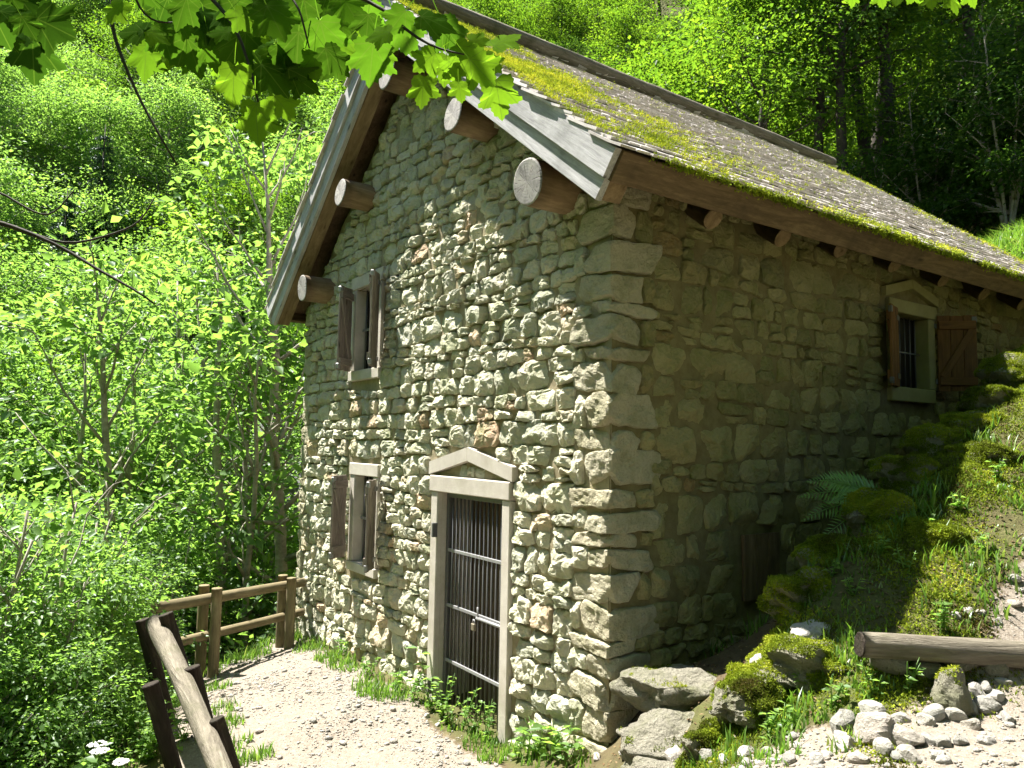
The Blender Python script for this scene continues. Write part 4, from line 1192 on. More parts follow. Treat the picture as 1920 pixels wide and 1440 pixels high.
# gravel
r = np.random.default_rng(321)
base_sh = [rock((1, .75, .55), 950 + i, 2, 2.6, 0.12, 6) for i in range(12)]
octa = np.array([(1, 0, 0), (-1, 0, 0), (0, .8, 0), (0, -.8, 0), (0, 0, .55), (0, 0, -.4)], float)
octf = np.array([(0, 2, 4), (2, 1, 4), (1, 3, 4), (3, 0, 4), (2, 0, 5), (1, 2, 5), (3, 1, 5), (0, 3, 5)])
acc_V, acc_F, acc_T = [], [], []
nv = 0
for n, mu, sd, hi in ((15000, -4.3, .5, .04), (130000, -5.1, .4, .014)):
    x = r.uniform(-6.3, 3.8, n); y = r.uniform(-3.4, 4.0, n)
    pm = path_mask(x, y)
    clump = fbm(np.column_stack([x * 1.9, y * 1.9, x * 0]), 55, 3)
    keep = r.random(n) < pm * np.clip(0.42 + 0.9 * clump, 0.12, 1)
    x, y = x[keep], y[keep]
    z = ground_z(x, y)
    sz = np.clip(np.exp(r.normal(mu, sd, len(x))), 0.004, hi)
    for i in range(len(x)):
        if hi < .02: V, F = octa * r.uniform(.7, 1.3, (6, 1)), octf
        else: V, F = base_sh[i % 12]; F = np.array(F); F = np.vstack([F[:, [0, 1, 2]], F[:, [0, 2, 3]]])
        a = r.uniform(0, 6.28); c, s = math.cos(a), math.sin(a)
        W = (V * sz[i]) @ np.array([[c, -s, 0], [s, c, 0], [0, 0, 1]]).T + (x[i], y[i], z[i] + sz[i] * 0.2)
        acc_V.append(W); acc_F.append(F + nv); acc_T.append(np.full(len(V), r.random())); nv += len(V)
setting(put('gravel', mesh('gravel', np.concatenate(acc_V), np.concatenate(acc_F), M_ROCK, False, np.concatenate(acc_T))), 'stuff', 'pale gravel and pebbles strewn over the path')

# ------------------------------------------------------------------ grass, moss and small plants
def grass_mesh(x, y, z, h, seed, lean=0.45, width=0.006, seg=3):
    r = np.random.default_rng(seed)
    n = len(x)
    a = r.uniform(0, 6.28, n); d = np.column_stack([np.cos(a), np.sin(a), np.zeros(n)])
    side = np.column_stack([-np.sin(a), np.cos(a), np.zeros(n)])
    H = h * r.uniform(0.5, 1.3, n); Ln = lean * r.uniform(0.2, 1.5, n)
    w = width * r.uniform(.7, 1.4, n)
    base = np.column_stack([x, y, z])
    rows = []
    for k in range(seg + 1):
        t = k / seg
        c = base + d * (H * Ln * t * t)[:, None] + np.array([0, 0, 1.0]) * (H * (t - 0.22 * Ln * t * t))[:, None]
        ww = (w * (1 - t ** 1.5) + 0.0004)[:, None]
        rows.append(c - side * ww); rows.append(c + side * ww)
    V = np.stack(rows, 1).reshape(-1, 3)
    m = 2 * (seg + 1)
    b = np.arange(n)[:, None, None] * m + (np.arange(seg) * 2)[None, :, None]
    F = (b + np.array([0, 1, 3, 2])[None, None, :]).reshape(-1, 4)
    tint = np.repeat(np.clip(r.beta(2.5, 2.5, n), 0, 1), m)
    return V, F, tint
r = np.random.default_rng(44)
gx_, gy_, gh_ = [], [], []
def tuft_patch(cx, cy, rad, n, h):
    a = r.uniform(0, 6.28, n); q = rad * np.sqrt(r.random(n))
    gx_.append(cx + q * np.cos(a)); gy_.append(cy + q * np.sin(a)); gh_.append(np.full(n, h) * r.uniform(.6, 1.2, n))
# along the foot of the front wall, at the fence and round the gate
for x0 in np.arange(-5.9, -2.5, 0.12):
    tuft_patch(x0 + r.normal(0, .05), -0.10 - abs(r.normal(0, .10)), 0.13, int(r.uniform(4, 42)), r.uniform(.03, .10))
for x0 in np.arange(-2.4, 0.1, 0.12):
    tuft_patch(x0, -0.10 - abs(r.normal(0, .08)), 0.09, 22, r.uniform(.05, .11))
for px, py in ((470, 1215), (440, 1228), (500, 1210), (410, 1240), (560, 1195), (575, 1180), (585, 1215), (615, 1235), (640, 1250), (700, 1300), (730, 1310), (690, 1290)):
    P = place_px(px, py); tuft_patch(P[0], P[1], 0.16, 110, .13)
for px, py in ((420, 1330), (440, 1400), (460, 1430), (430, 1360), (480, 1420), (410, 1290), (930, 1420), (900, 1400), (1000, 1395), (1030, 1400), (1330, 1415)):
    P = place_px(px, py); tuft_patch(P[0], P[1], 0.14, 80, .09)
# the bank
for k in range(170):
    x0 = r.uniform(1.02, 2.2); y0 = r.uniform(.15, 4.4)
    if path_mask(x0, y0)[0] > .45 or (x0 > 1.7 and y0 < .3): continue
    tuft_patch(x0, y0, 0.13, int(r.uniform(15, 55)), r.uniform(.02, .06) if r.random() < .85 else .12)
for k in range(40):
    x0 = r.uniform(1.15, 1.95); y0 = r.uniform(-.55, .25)
    tuft_patch(x0, y0, 0.10, int(r.uniform(12, 40)), r.uniform(.04, .10))
for k in range(24):
    x0 = r.uniform(1.9, 3.0); y0 = r.uniform(.5, 4)
    tuft_patch(x0, y0, 0.08, 25, r.uniform(.06, .12))
# dim passage beside the house
for k in range(16):
    tuft_patch(r.uniform(.15, .9), r.uniform(.8, 4.5), 0.12, 25, .12)
# outer slope by the log fence
for k in range(240):
    t = r.random(); a = EDGE[6 + int(t * 3.99)]; b = EDGE[7 + int(t * 3.99)]
    u = r.random(); c = a + (b - a) * u; nrm = np.array([(b - a)[1], -(b - a)[0]]); nrm /= np.linalg.norm(nrm)
    c = c + nrm * r.uniform(-.35, 2.2)
    tuft_patch(c[0], c[1], 0.2, 60, r.uniform(.08, .2))
x = np.concatenate(gx_); y = np.concatenate(gy_); h = np.concatenate(gh_)
keep = ~((x > -HW - .02) & (x < 0.05) & (y > -0.05) & (y < DEPTH))
x, y, h = x[keep], y[keep], h[keep]
V, F, t = grass_mesh(x, y, ground_z(x, y) - 0.005, h, 4)
setting(put('grass', mesh('grass', V, F, M_GRASS, False, t)), 'stuff', 'green grass tufts along the walls, fences and bank')
# sunlit grass on the hillside behind the roof
n = 26000
x = r.uniform(-3.5, 4.5, n); y = r.uniform(7.6, 13.5, n)
V, F, t = grass_mesh(x, y, ground_z(x, y) - .02, np.full(n, .30), 8, 0.8, 0.014)
setting(put('hillside_grass', mesh('hillside_grass', V, F, M_GRASS, False, t)), 'stuff', 'long sunlit grass on the slope behind the house')
# moss cushions on bank, rocks and steps
pts = []; nrm = []
def moss_on(o, frac, seed, up=0.15, per=10):
    me = o.data
    co = np.zeros(len(me.vertices) * 3, np.float32); me.vertices.foreach_get('co', co); co = co.reshape(-1, 3)
    no = np.zeros(len(me.vertices) * 3, np.float32); me.vertices.foreach_get('normal', no); no = no.reshape(-1, 3)
    fc = np.array([p.vertices[:] for p in me.polygons])
    rr = np.random.default_rng(seed)
    bpy.context.view_layer.update()
    Mw = np.array(o.matrix_world)
    w = rr.dirichlet((1, 1, 1, 1), (len(fc), per))
    P = np.einsum('fkv,fvc->fkc', w, co[fc]).reshape(-1, 3); Q = np.einsum('fkv,fvc->fkc', w, no[fc]).reshape(-1, 3)
    P = P @ Mw[:3, :3].T + Mw[:3, 3]; Q = Q @ Mw[:3, :3].T
    nz = Q[:, 2] + 1.3 * fbm(P * 5, seed % 31, 3)
    k = (nz > up) & (rr.random(len(P)) < frac)
    pts.append(P[k]); nrm.append(Q[k])
for o in list(COL.objects):
    if o.name.startswith('mossy_rock'):
        bright = o.location.x > 1 and o.location.y < .5
        moss_on(o, 1.0 if bright else 0.9, int(abs(o.location.y * 1000)) + 3, 0.05 if bright else -0.25, 24 if bright else 20)
    elif o.name.startswith('stone_step'): moss_on(o, 0.5, 17, 1.0, 8)
    elif o.name.startswith('boulder'): moss_on(o, 0.3, 19, 0.9)
    elif o.name.startswith('log_step') and False: moss_on(o, 0.3, 23, 0.9)
P = np.concatenate(pts); Q = np.concatenate(nrm)
V1, F1, t1 = tufts(P, Q, 0.0095, 61, 3, 0.9)
n = 100000
x = r.uniform(0.95, 2.3, n); y = r.uniform(-.5, 4.6, n)
mz = 0.45 + 1.2 * fbm(np.column_stack([x * 2, y * 2, x * 0]), 71, 3) - 0.7 * path_mask(x, y) - .35 * smooth(1.5, 2.0, x) * smooth(.3, .9, y) + .9 * smooth(.5, .2, y) * smooth(1.75, 1.4, x)
k = r.random(n) < np.clip(mz, 0, 1)
x, y = x[k], y[k]
P = np.column_stack([x, y, ground_z(x, y) + 0.004])
V2, F2, t2 = tufts(P, np.broadcast_to([0, 0, 1.0], P.shape), 0.014, 62, 3, 0.7)
setting(put('moss', mesh('moss', np.vstack([V1, V2]), np.vstack([F1, F2 + len(V1)]), M_MOSS, False, np.concatenate([t1, t2]))), 'stuff', 'yellow-green moss cushions over the bank and rocks')

tuft_patch_end = place_px(1605, 1215)
n = 420
a = r.uniform(0, 6.28, n); q = .10 * np.sqrt(r.random(n))
x = tuft_patch_end[0] + q * np.cos(a); y = tuft_patch_end[1] + q * np.sin(a)
# brown leaf litter on the bank, in the passage and under the wall
n = 5200
x = r.uniform(.1, 2.3, n); y = r.uniform(-.6, 4.2, n)
ok = path_mask(x, y) < .7
x, y = x[ok], y[ok]; n = len(x)
B = np.column_stack([x, y, ground_z(x, y) + .006])
a = r.uniform(0, 6.28, n)
A = np.column_stack([np.cos(a), np.sin(a), r.normal(0, .2, n)]); A /= np.linalg.norm(A, axis=1)[:, None]
LITTER = (B, A)
# leafy weeds: stems with broad leaves
def leaf_quads(B, A, Nn, L, W, fold=0.12, droop=0.2):
    """rhombic leaves: base B, axis A, normal Nn, length L, width W"""
    S = np.cross(A, Nn); S /= np.linalg.norm(S, axis=1)[:, None] + 1e-9
    Nn = np.cross(S, A)
    L = L[:, None]; W = W[:, None]
    mid = B + A * L * 0.45
    V = np.stack([B, mid + S * W / 2 + Nn * W * fold, B + A * L - Nn * L * droop, mid - S * W / 2 + Nn * W * fold], 1).reshape(-1, 3)
    i = np.arange(len(B))[:, None] * 4
    F = np.concatenate([i + np.array([[0, 1, 2]]), i + np.array([[0, 2, 3]])], 1).reshape(-1, 3)
    return V, F
_B, _A = LITTER
_n = len(_B)
V, F = leaf_quads(_B, _A, np.tile([0, 0, 1.0], (_n, 1)) + r.normal(0, .25, (_n, 3)), r.uniform(.015, .04, _n), r.uniform(.008, .02, _n), .15, .1)
setting(put('leaf_litter', mesh('leaf_litter', V, F, M_LITTER, False, np.repeat(r.random(_n), 4))), 'stuff', 'brown dead leaves littering the bank and passage')
def unit(a): return a / (np.linalg.norm(a, axis=-1, keepdims=True) + 1e-9)
def weed(name, loc, label, seed, h=0.35, stems=3, leaves=9, size=0.06, mat=None, group=None, cat='plant', flower=None):
    r = np.random.default_rng(seed)
    t = thing(name, label, cat, loc, 0, group)
    st = Acc(); lv = []; lf = []; nv = 0; tip = []
    for s in range(stems):
        a = r.uniform(0, 6.28); top = np.array([math.cos(a) * h * .35, math.sin(a) * h * .35, h * r.uniform(.7, 1.1)])
        P = np.array([np.array([0, 0, -.02]) * (1 - q) + top * q + np.array([math.cos(a), math.sin(a), 0]) * h * .12 * (q * q - q) for q in np.linspace(0, 1, 5)])
        V, F = tube(P, np.linspace(.004, .0018, 5), 5); st.add(V, F)
        n = leaves
        q = r.uniform(.15, 1, n); B = P[0] * (1 - q[:, None]) + P[-1] * q[:, None]
        b = r.uniform(0, 6.28, n); A = unit(np.column_stack([np.cos(b), np.sin(b), r.uniform(.0, .5, n)]))
        Nn = unit(np.array([0, 0, 1.0]) + r.normal(0, .3, (n, 3)))
        V, F = leaf_quads(B, A, Nn, size * r.uniform(.7, 1.4, n), size * .6 * r.uniform(.7, 1.3, n))
        lv.append(V); lf.append(F + nv); nv += len(V); tip.append(P[-1])
    put('stem', st.mesh('stem', M_GRASS, True), t)
    put('leaves', mesh('leaves', np.concatenate(lv), np.concatenate(lf), mat or M_LEAF, False, np.repeat(r.uniform(.35, 1, nv // 4), 4)), t)
    if flower:
        fv = Acc()
        for p in tip:
            for k in range(flower[1]):
                V, F = rock((.012, .012, .006), k, 2, 2, .1, 0)
                a = r.uniform(0, 6.28); q = flower[2] * math.sqrt(r.random())
                fv.add(V + p + np.array([math.cos(a) * q, math.sin(a) * q, .03 - q * q * 3]), F)
        put('flower_head', fv.mesh('flower_head', flower[0]), t)
    return t
GW = 'weeds growing at the gate'
for k, (x, y, h) in enumerate(((-2.25, -.12, .55), (-2.1, -.16, .30), (-1.95, -.13, .36), (-1.8, -.18, .28), (-1.62, -.14, .34), (-1.45, -.16, .26), (-1.3, -.12, .3), (-2.4, -.2, .25))):
    if k == 0: weed('weed', (x, y, gz(x, y)), 'tallest broad-leaved weed, at the hinge side of the gate', 1000, h, 1, 9, .10)
    else: weed('weed', (x, y, gz(x, y)), 'low leafy weed growing against the bars of the gate', 1000 + k, h, 4, 10, .05, group=GW)
for k, (x, y, h, s) in enumerate(((-.62, -.12, .3, .09), (-.42, -.16, .26, .08), (-.75, -.2, .2, .06), (-.25, -.15, .24, .07))):
    weed('weed', (x, y, gz(x, y)), 'broad-leaved weed at the wall foot between gate and corner', 1020 + k, h, 3, 7, s, group='weeds between gate and corner')
for k, (px, py, h) in enumerate(((1560, 1330, .14), (1500, 1300, .12), (1640, 1310, .16), (1700, 1300, .18), (1440, 1390, .14), (1770, 1180, .16), (1700, 1080, .14), (1600, 1120, .12), (1560, 1080, .12), (1850, 1040, .13), (1800, 960, .12), (1870, 900, .13), (1650, 1040, .12), (1740, 1000, .12), (1470, 1370, .12))):
    P = place_px(px, py)
    weed('weed', tuple(P), 'small leafy weed growing out of the mossy bank', 1040 + k, h, 4, 7, .038, group='weeds on the mossy bank')
for k, (px, py) in enumerate(((590, 1200), (640, 1230), (690, 1270), (740, 1300), (560, 1165), (575, 1150))):
    P = place_px(px, py)
    weed('weed', tuple(P), 'leafy weed in the grass strip along the front wall', 1070 + k, .2, 4, 9, .06, group='weeds along the front wall')
for k in range(26):
    px = r.uniform(190, 345); py = r.uniform(1310, 1436)
    P = place_px(px, py)
    weed('slope_weed', tuple(P), 'x', 1300 + k, r.uniform(.2, .4), 4, 10, .06, group='weeds below the log fence')
number_labels([o for o in COL.objects if o.get('group') == 'weeds below the log fence'], 'bright leafy weed, %s from the left below the log fence')
weed('dandelion', (0.93, 1.05, gz(.93, 1.05)), 'small yellow flower on the dim edge of the bank', 1090, .22, 1, 4, .05, flower=(M_YELLOW, 7, .012), cat='flower')
# fern
fern = thing('fern', 'green fern arching from the bank towards the shaded wall', 'fern', (1.02, 1.62, 1.98))
def frond(dirv, L, seed):
    r = np.random.default_rng(seed)
    d = unit(np.array(dirv, float)); T = np.linspace(0, 1, 24)
    C = np.array([d * L * t + np.array([0, 0, -0.34 * L]) * t * t for t in T])
    face = unit(np.array([.55, -.62, .75]))
    tang = unit(np.gradient(C, axis=0))
    B, A, Ls, Ws = [], [], [], []
    for i in range(3, 24):
        w = L * 0.27 * math.sin(math.pi * min(1, T[i] * .84 + .16)) ** .9 * (1.1 - T[i] * .55)
        side = unit(np.cross(face, tang[i]))
        for s in (-1, 1):
            B.append(C[i]); A.append(unit(side * s + tang[i] * 0.55 + r.normal(0, .05, 3))); Ls.append(w); Ws.append(max(w * .17, .011))
    B = np.array(B); A = np.array(A)
    V, F = leaf_quads(B, A, np.tile(face, (len(B), 1)) + r.normal(0, .15, (len(B), 3)), np.array(Ls), np.array(Ws), 0.08, .08)
    V2, F2 = tube(C, np.linspace(.005, .0015, 24), 4)
    return np.vstack([V, V2]), F.tolist() + [[i + len(V) for i in f] for f in F2], r.uniform(.4, .9)
for k, (dv, L) in enumerate((((-.72, -.72, .62), .62), ((-.75, -.62, .35), .60), ((-.70, -.70, .05), .56), ((-.6, -.75, -.3), .50), ((-.9, -.2, .6), .55), ((-.45, -.9, .3), .45))):
    V, F, t = frond(dv, L, 1100 + k)
    put('frond', mesh('frond', V, F, M_FERN, False, t), fern)

# ------------------------------------------------------------------ trees
def grow(seed, H, r0, base, crown, limbs, per_twig, leaf, lean=(0, 0), stems=1, rise=0.7, tw=0.45, flat=0.35, sub=4, bare=0.0, sides=6, droop=0.25, wander=.05):
    """skeleton and leaves of one tree; returns wood (V, F) and leaves (V, F, tint)"""
    r = np.random.default_rng(seed)
    wood = Acc(); TP, TD = [], []
    for s in range(stems):
        az = r.uniform(0, 6.28); out = (0.0 if stems == 1 else r.uniform(.08, .28))
        Hs = H * (1 if stems == 1 else r.uniform(.65, 1.05))
        n = 9
        T = np.linspace(0, 1, n)
        w = np.cumsum(r.normal(0, wander * Hs / n, (n, 2)), 0)
        P = np.column_stack([lean[0] * Hs * T ** 1.3 + math.cos(az) * out * Hs * T + w[:, 0], lean[1] * Hs * T ** 1.3 + math.sin(az) * out * Hs * T + w[:, 1], Hs * T])
        P[0, 2] -= 0.6
        rr0 = r0 * (1 if stems == 1 else r.uniform(.6, 1))
        V, F = tube(P, rr0 * (1 - T) ** 0.8 + 0.012, sides); wood.add(V, F)
        at = lambda t: np.array([np.interp(t, T, P[:, k]) for k in range(3)])
        for i in range(limbs):
            t = base + (1 - base) * ((i + r.random()) / limbs)
            a = i * 2.4 + r.uniform(-.5, .5)
            prof = math.sin(math.pi * np.clip((t - base) / (1 - base) * .8 + .2, 0, 1)) ** .7
            L = crown * (0.35 + .75 * prof) * r.uniform(.65, 1.15)
            el = rise * r.uniform(.5, 1.3) * (.45 + .8 * t)
            d = np.array([math.cos(a) * math.cos(el), math.sin(a) * math.cos(el), math.sin(el)])
            p0 = at(min(t, .99)); tt = np.linspace(0, 1, 5)
            Q = p0 + np.outer(tt * L, d) + np.outer(tt ** 2 * L * r.uniform(-.15, .25), [0, 0, 1]) + np.cumsum(r.normal(0, .035 * L, (5, 3)), 0) * tt[:, None]
            V, F = tube(Q, np.linspace(rr0 * .38 * (1.1 - t) + .012, .006, 5), 5); wood.add(V, F)
            if r.random() < bare: continue
            for k in range(sub):
                u = r.uniform(.3, 1.0); b0 = np.array([np.interp(u, tt, Q[:, c]) for c in range(3)])
                d2 = unit(d + r.normal(0, .75, 3) * np.array([1, 1, flat]))
                L2 = L * r.uniform(.25, .5)
                e = b0 + d2 * L2
                V, F = tube([b0, (b0 + e) / 2 + r.normal(0, .03 * L, 3), e], [.009, .006, .003], 4, False); wood.add(V, F)
                for q in np.linspace(.35, 1, 3):
                    TP.append(b0 + (e - b0) * q); TD.append(unit(d2 + r.normal(0, .6, 3) * np.array([1, 1, .5])))
            TP.append(Q[-1]); TD.append(d)
    TP = np.array(TP); TD = np.array(TD)
    n = len(TP)
    P = np.repeat(TP, per_twig, 0); D = np.repeat(TD, per_twig, 0)
    m = len(P)
    hz = r.uniform(0, 6.28, m)
    rad = tw * np.sqrt(r.random(m))
    off = np.column_stack([np.cos(hz), np.sin(hz), np.zeros(m)]) * rad[:, None]
    off[:, 2] += r.normal(0, tw * .26, m) - rad ** 2 / tw * .35
    B = P + D * (r.uniform(0, 1, m) * tw * .8)[:, None] + off
    A = unit(off * 1.2 / tw + D * .5 + r.normal(0, .45, (m, 3)) * np.array([1, 1, .6]))
    Nn = unit(np.array([0, 0, 1.0]) + np.repeat(r.normal(0, .42, (n, 3)), per_twig, 0) + r.normal(0, .22, (m, 3)))
    L = leaf * np.clip(np.exp(r.normal(0, .32, m)), .45, 1.8)
    V, F = leaf_quads(B, A, Nn, L, L * r.uniform(.5, .75, m), .10, droop)
    tint = np.repeat(np.clip(np.repeat(r.beta(1.6, 1.6, n), per_twig) * .72 + r.beta(2, 2, m) * .28, 0, 1), 4)
    return wood, (V, F, tint)
def conifer(seed, H, R):
    r = np.random.default_rng(seed)
    wood = Acc(); V, F = tube([(0, 0, -.5), (0, 0, H * .5), (0, 0, H)], [H * .016, H * .01, .01], 7); wood.add(V, F)
    B, A, L = [], [], []
    z = H * .06
    while z < H * .98:
        t = z / H; nb = 7
        for k in range(nb):
            a = r.uniform(0, 6.28); Lb = R * (1 - t) ** .8 * r.uniform(.7, 1.1) + .1
            d = np.array([math.cos(a), math.sin(a), -.18])
            for q in np.linspace(.1, 1, int(8 + Lb * 9)):
                c = np.array([0, 0, z]) + d * Lb * q + np.array([0, 0, -.25 * Lb * q * q])
                for s in (-1, 1):
                    B.append(c + r.normal(0, .03, 3)); A.append(unit(d * .6 + s * np.array([-d[1], d[0], -.35]) + r.normal(0, .25, 3))); L.append(.32 * (1.1 - q * .5) * (.5 + .5 * (1 - t)))
        z += H * .03
    B = np.array(B); A = np.array(A); L = np.array(L)
    V, F = leaf_quads(B, A, np.tile([0, 0, 1.0], (len(B), 1)) + r.normal(0, .3, (len(B), 3)), L, L * .32, .1, .3)
    return wood, (V, F, np.repeat(r.random(len(B)), 4))
PROTO = {}
def proto(key, wl, bark, leafmat):
    wood, (V, F, t) = wl
    PROTO[key] = (wood.mesh(key + '_trunk', bark, True), mesh(key + '_crown', V, F, leafmat, False, t))
proto('hazel0', grow(1, 4.2, .05, .12, 1.1, 10, 22, .088, stems=6, tw=.40, sub=3), M_BARK, M_LEAF)
proto('hazel1', grow(2, 4.0, .05, .10, 1.1, 10, 22, .082, stems=6, tw=.42, sub=3), M_BARK, M_LEAF)
proto('beech0', grow(3, 9, .14, .18, 2.6, 46, 30, .098, tw=.58, sub=5, rise=.45), M_BARK, M_LEAF)
proto('beech1', grow(4, 9, .13, .22, 2.5, 44, 30, .095, tw=.58, sub=5, rise=.5, lean=(.05, .03)), M_BARK, M_LEAF)
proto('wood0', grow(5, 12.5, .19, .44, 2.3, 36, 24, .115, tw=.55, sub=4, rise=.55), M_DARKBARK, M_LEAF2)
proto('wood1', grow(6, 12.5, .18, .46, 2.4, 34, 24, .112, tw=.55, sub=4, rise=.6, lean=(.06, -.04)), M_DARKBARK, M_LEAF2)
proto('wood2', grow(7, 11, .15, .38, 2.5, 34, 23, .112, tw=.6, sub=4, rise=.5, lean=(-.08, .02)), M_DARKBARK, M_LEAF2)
proto('ash0', grow(8, 8.5, .11, .22, 1.7, 24, 10, .13, tw=.36, sub=3, rise=1.0, bare=.3, wander=.10), M_BARK, M_LEAF)
proto('ash1', grow(9, 8.0, .10, .20, 1.6, 22, 10, .13, tw=.36, sub=3, rise=1.0, bare=.3, lean=(.10, .06), wander=.10), M_BARK, M_LEAF)
proto('ashm', grow(10, 8.0, .10, .30, 1.3, 14, 9, .12, tw=.34, sub=3, rise=1.0, bare=.35, stems=3, wander=.08), M_BARK, M_LEAF)
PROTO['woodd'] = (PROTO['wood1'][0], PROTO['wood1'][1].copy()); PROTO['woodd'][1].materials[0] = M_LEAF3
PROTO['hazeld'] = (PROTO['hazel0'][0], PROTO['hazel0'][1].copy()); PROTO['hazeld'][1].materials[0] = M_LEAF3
proto('twig', grow(21, 3.6, .022, .15, 1.0, 5, 7, .085, stems=16, tw=.30, sub=2, bare=.25, rise=.9, wander=.12), M_BARK, M_LEAF)
for i in (0, 1):
    PROTO['beechd%d' % i] = (PROTO['beech%d' % i][0], PROTO['beech%d' % i][1].copy()); PROTO['beechd%d' % i][1].materials[0] = M_LEAF2  # darker copies stand for beeches in shade
proto('spruce', conifer(11, 11, 2.6), M_DARKBARK, M_CONIFER)
def tree(key, name, x, y, scale, label, cat='tree', group=None, rz=None, dz=0.0, sz=None, seed=0):
    rr = random.Random(seed * 7919 + int(x * 100) + int(y * 1000))
    t = thing(name, label, cat, (x, y, gz(x, y) + dz), rr.uniform(0, 6.28) if rz is None else rz, group)
    t.scale = (scale, scale, sz or scale * rr.uniform(.9, 1.12))
    a, b = PROTO[key]
    put('trunk', a, t); put('crown', b, t)
    return t
def col_dir(px):
    d = np.array(FW + RT * ((px - 960) / 1405.26) - UP * ((833 - 720) / 1405.26)); d[2] = 0
    return d / np.linalg.norm(d)
def at_col(px, dist):
    p = CAM + col_dir(px) * dist
    return p[0], p[1]
# named near trees of the valley side, left of the house
cx, cy = at_col(508, 21.0)
V, F = rock((2.6, 1.8, 5.2), 990, 20, 3.0, .22, 14, 2.4)
tag(put('crag', mesh('crag', V, F, M_CRAG, False, .5), None, loc=(cx, cy, gz(cx, cy) + 3.2)), 'grey rock face showing through the trees beside the roof corner', 'rock')
for key, nm, px, dist, sc, label in (
    ('ash0', 'ash_tree', 513, 13.0, 1.15, 'slender straight tree with bare lower trunk standing beside the house corner'),
    ('ashm', 'ash_tree', 478, 13.8, 1.15, 'pale forked tree whose bare limbs spread left of the roof'),
    ('ash1', 'ash_tree', 400, 15.0, 1.25, 'thin leaning tree with bare twigs left of the forked tree'),
    ('ash1', 'ash_tree', 255, 13.5, 1.05, 'leaning bare-stemmed tree rising from the bushes in the left half'),
    ('ash0', 'ash_tree', 330, 18.5, 1.35, 'tall sparse tree standing behind the leaning bare-stemmed tree'),
    ('ashm', 'ash_tree', 545, 16.0, 1.25, 'pale many-stemmed tree partly hidden by the eave of the roof'),
    ('ashm', 'ash_tree', 185, 17.5, 1.2, 'pale many-stemmed tree in the middle of the left foliage')):
    x, y = at_col(px, dist); tree(key, nm, x, y, sc, label, 'tree', seed=3)
k = 0
for px, dist, sc in ((60, 7.4, .5), (150, 8.3, .5), (225, 9.6, .5), (-30, 6.4, .5), (105, 6.6, .36), (60, 10.6, .85), (-60, 8.6, .8), (170, 12, .9), (10, 12.2, 1.05), (110, 13.2, 1.25), (262, 13.4, 1.0), (345, 14.0, .95), (425, 14.2, .95), (500, 14.8, .9), (555, 15.4, .9), (200, 15.5, 1.3), (310, 16.5, 1.3), (40, 15.6, 1.5), (440, 18, 1.3), (-80, 12.5, 1.3), (120, 18, 1.5), (-140, 15, 1.6), (530, 19, 1.3), (390, 20, 1.5), (250, 19.5, 1.5)):
    x, y = at_col(px, dist)
    tree('hazel%d' % (k % 2), 'hazel_bush', x, y, sc, 'dense light green bush on the valley slope beyond the fence', 'bush', 'bushes on the valley slope beyond the fence', seed=k); k += 1
for px, dist, sc, rz in ((35, 8.6, .85, .3), (130, 9.6, .9, 2.0), (215, 10.8, .85, 4.0), (-20, 7.4, .8, 1.0), (290, 12.4, .95, 5.0), (90, 11.6, 1.1, 3.0)):
    x, y = at_col(px, dist)
    tree('twig', 'twiggy_shrub', x, y, sc, 'x', 'shrub', 'twiggy shrubs on the valley slope', rz=rz, seed=k)
number_labels([o for o in COL.objects if o.name.split('.')[0] == 'twiggy_shrub'], 'shrub of long pale bare twigs, %s from the left on the valley slope')
for px, dist, sc in ((30, 17, .85), (140, 19, .9), (250, 22, 1.0), (420, 21, .95), (330, 25, 1.05), (80, 24, 1.1), (510, 27, 1.0), (190, 27, 1.15), (600, 24, 1.0), (-60, 19, 1.0), (-90, 26, 1.2), (-160, 21, 1.1)):
    x, y = at_col(px, dist)
    tree(('beechd%d' if k % 6 == 0 else 'beech%d') % (k % 2), 'beech_tree', x, y, sc, 'bright leafy tree on the near side of the wooded valley', 'tree', 'leafy trees in the near valley', seed=k); k += 1
for px, dist, sc in ((95, 30, 1.15), (640, 26, 1.1), (160, 36, 1.2), (420, 34, 1.0), (620, 33, 1.2)):
    x, y = at_col(px, dist)
    tree('spruce', 'spruce_tree', x, y, sc, 'dark spruce among the leafy trees of the valley', 'tree', 'dark spruces in the valley', seed=k); k += 1
r = np.random.default_rng(2024)
for dist in np.arange(31, 82, 5.2):
    for px in np.arange(-120, 900, 1405 * 4.2 / dist):
        x, y = at_col(px + r.normal(0, 25), dist + r.normal(0, 1.3))
        tree(('beechd%d' if r.random() < .12 else 'beech%d') % (k % 2), 'hillside_tree', x, y, r.uniform(.9, 1.35), 'leafy tree on the far side of the wooded valley', 'tree', 'trees on the far valley side', seed=k); k += 1
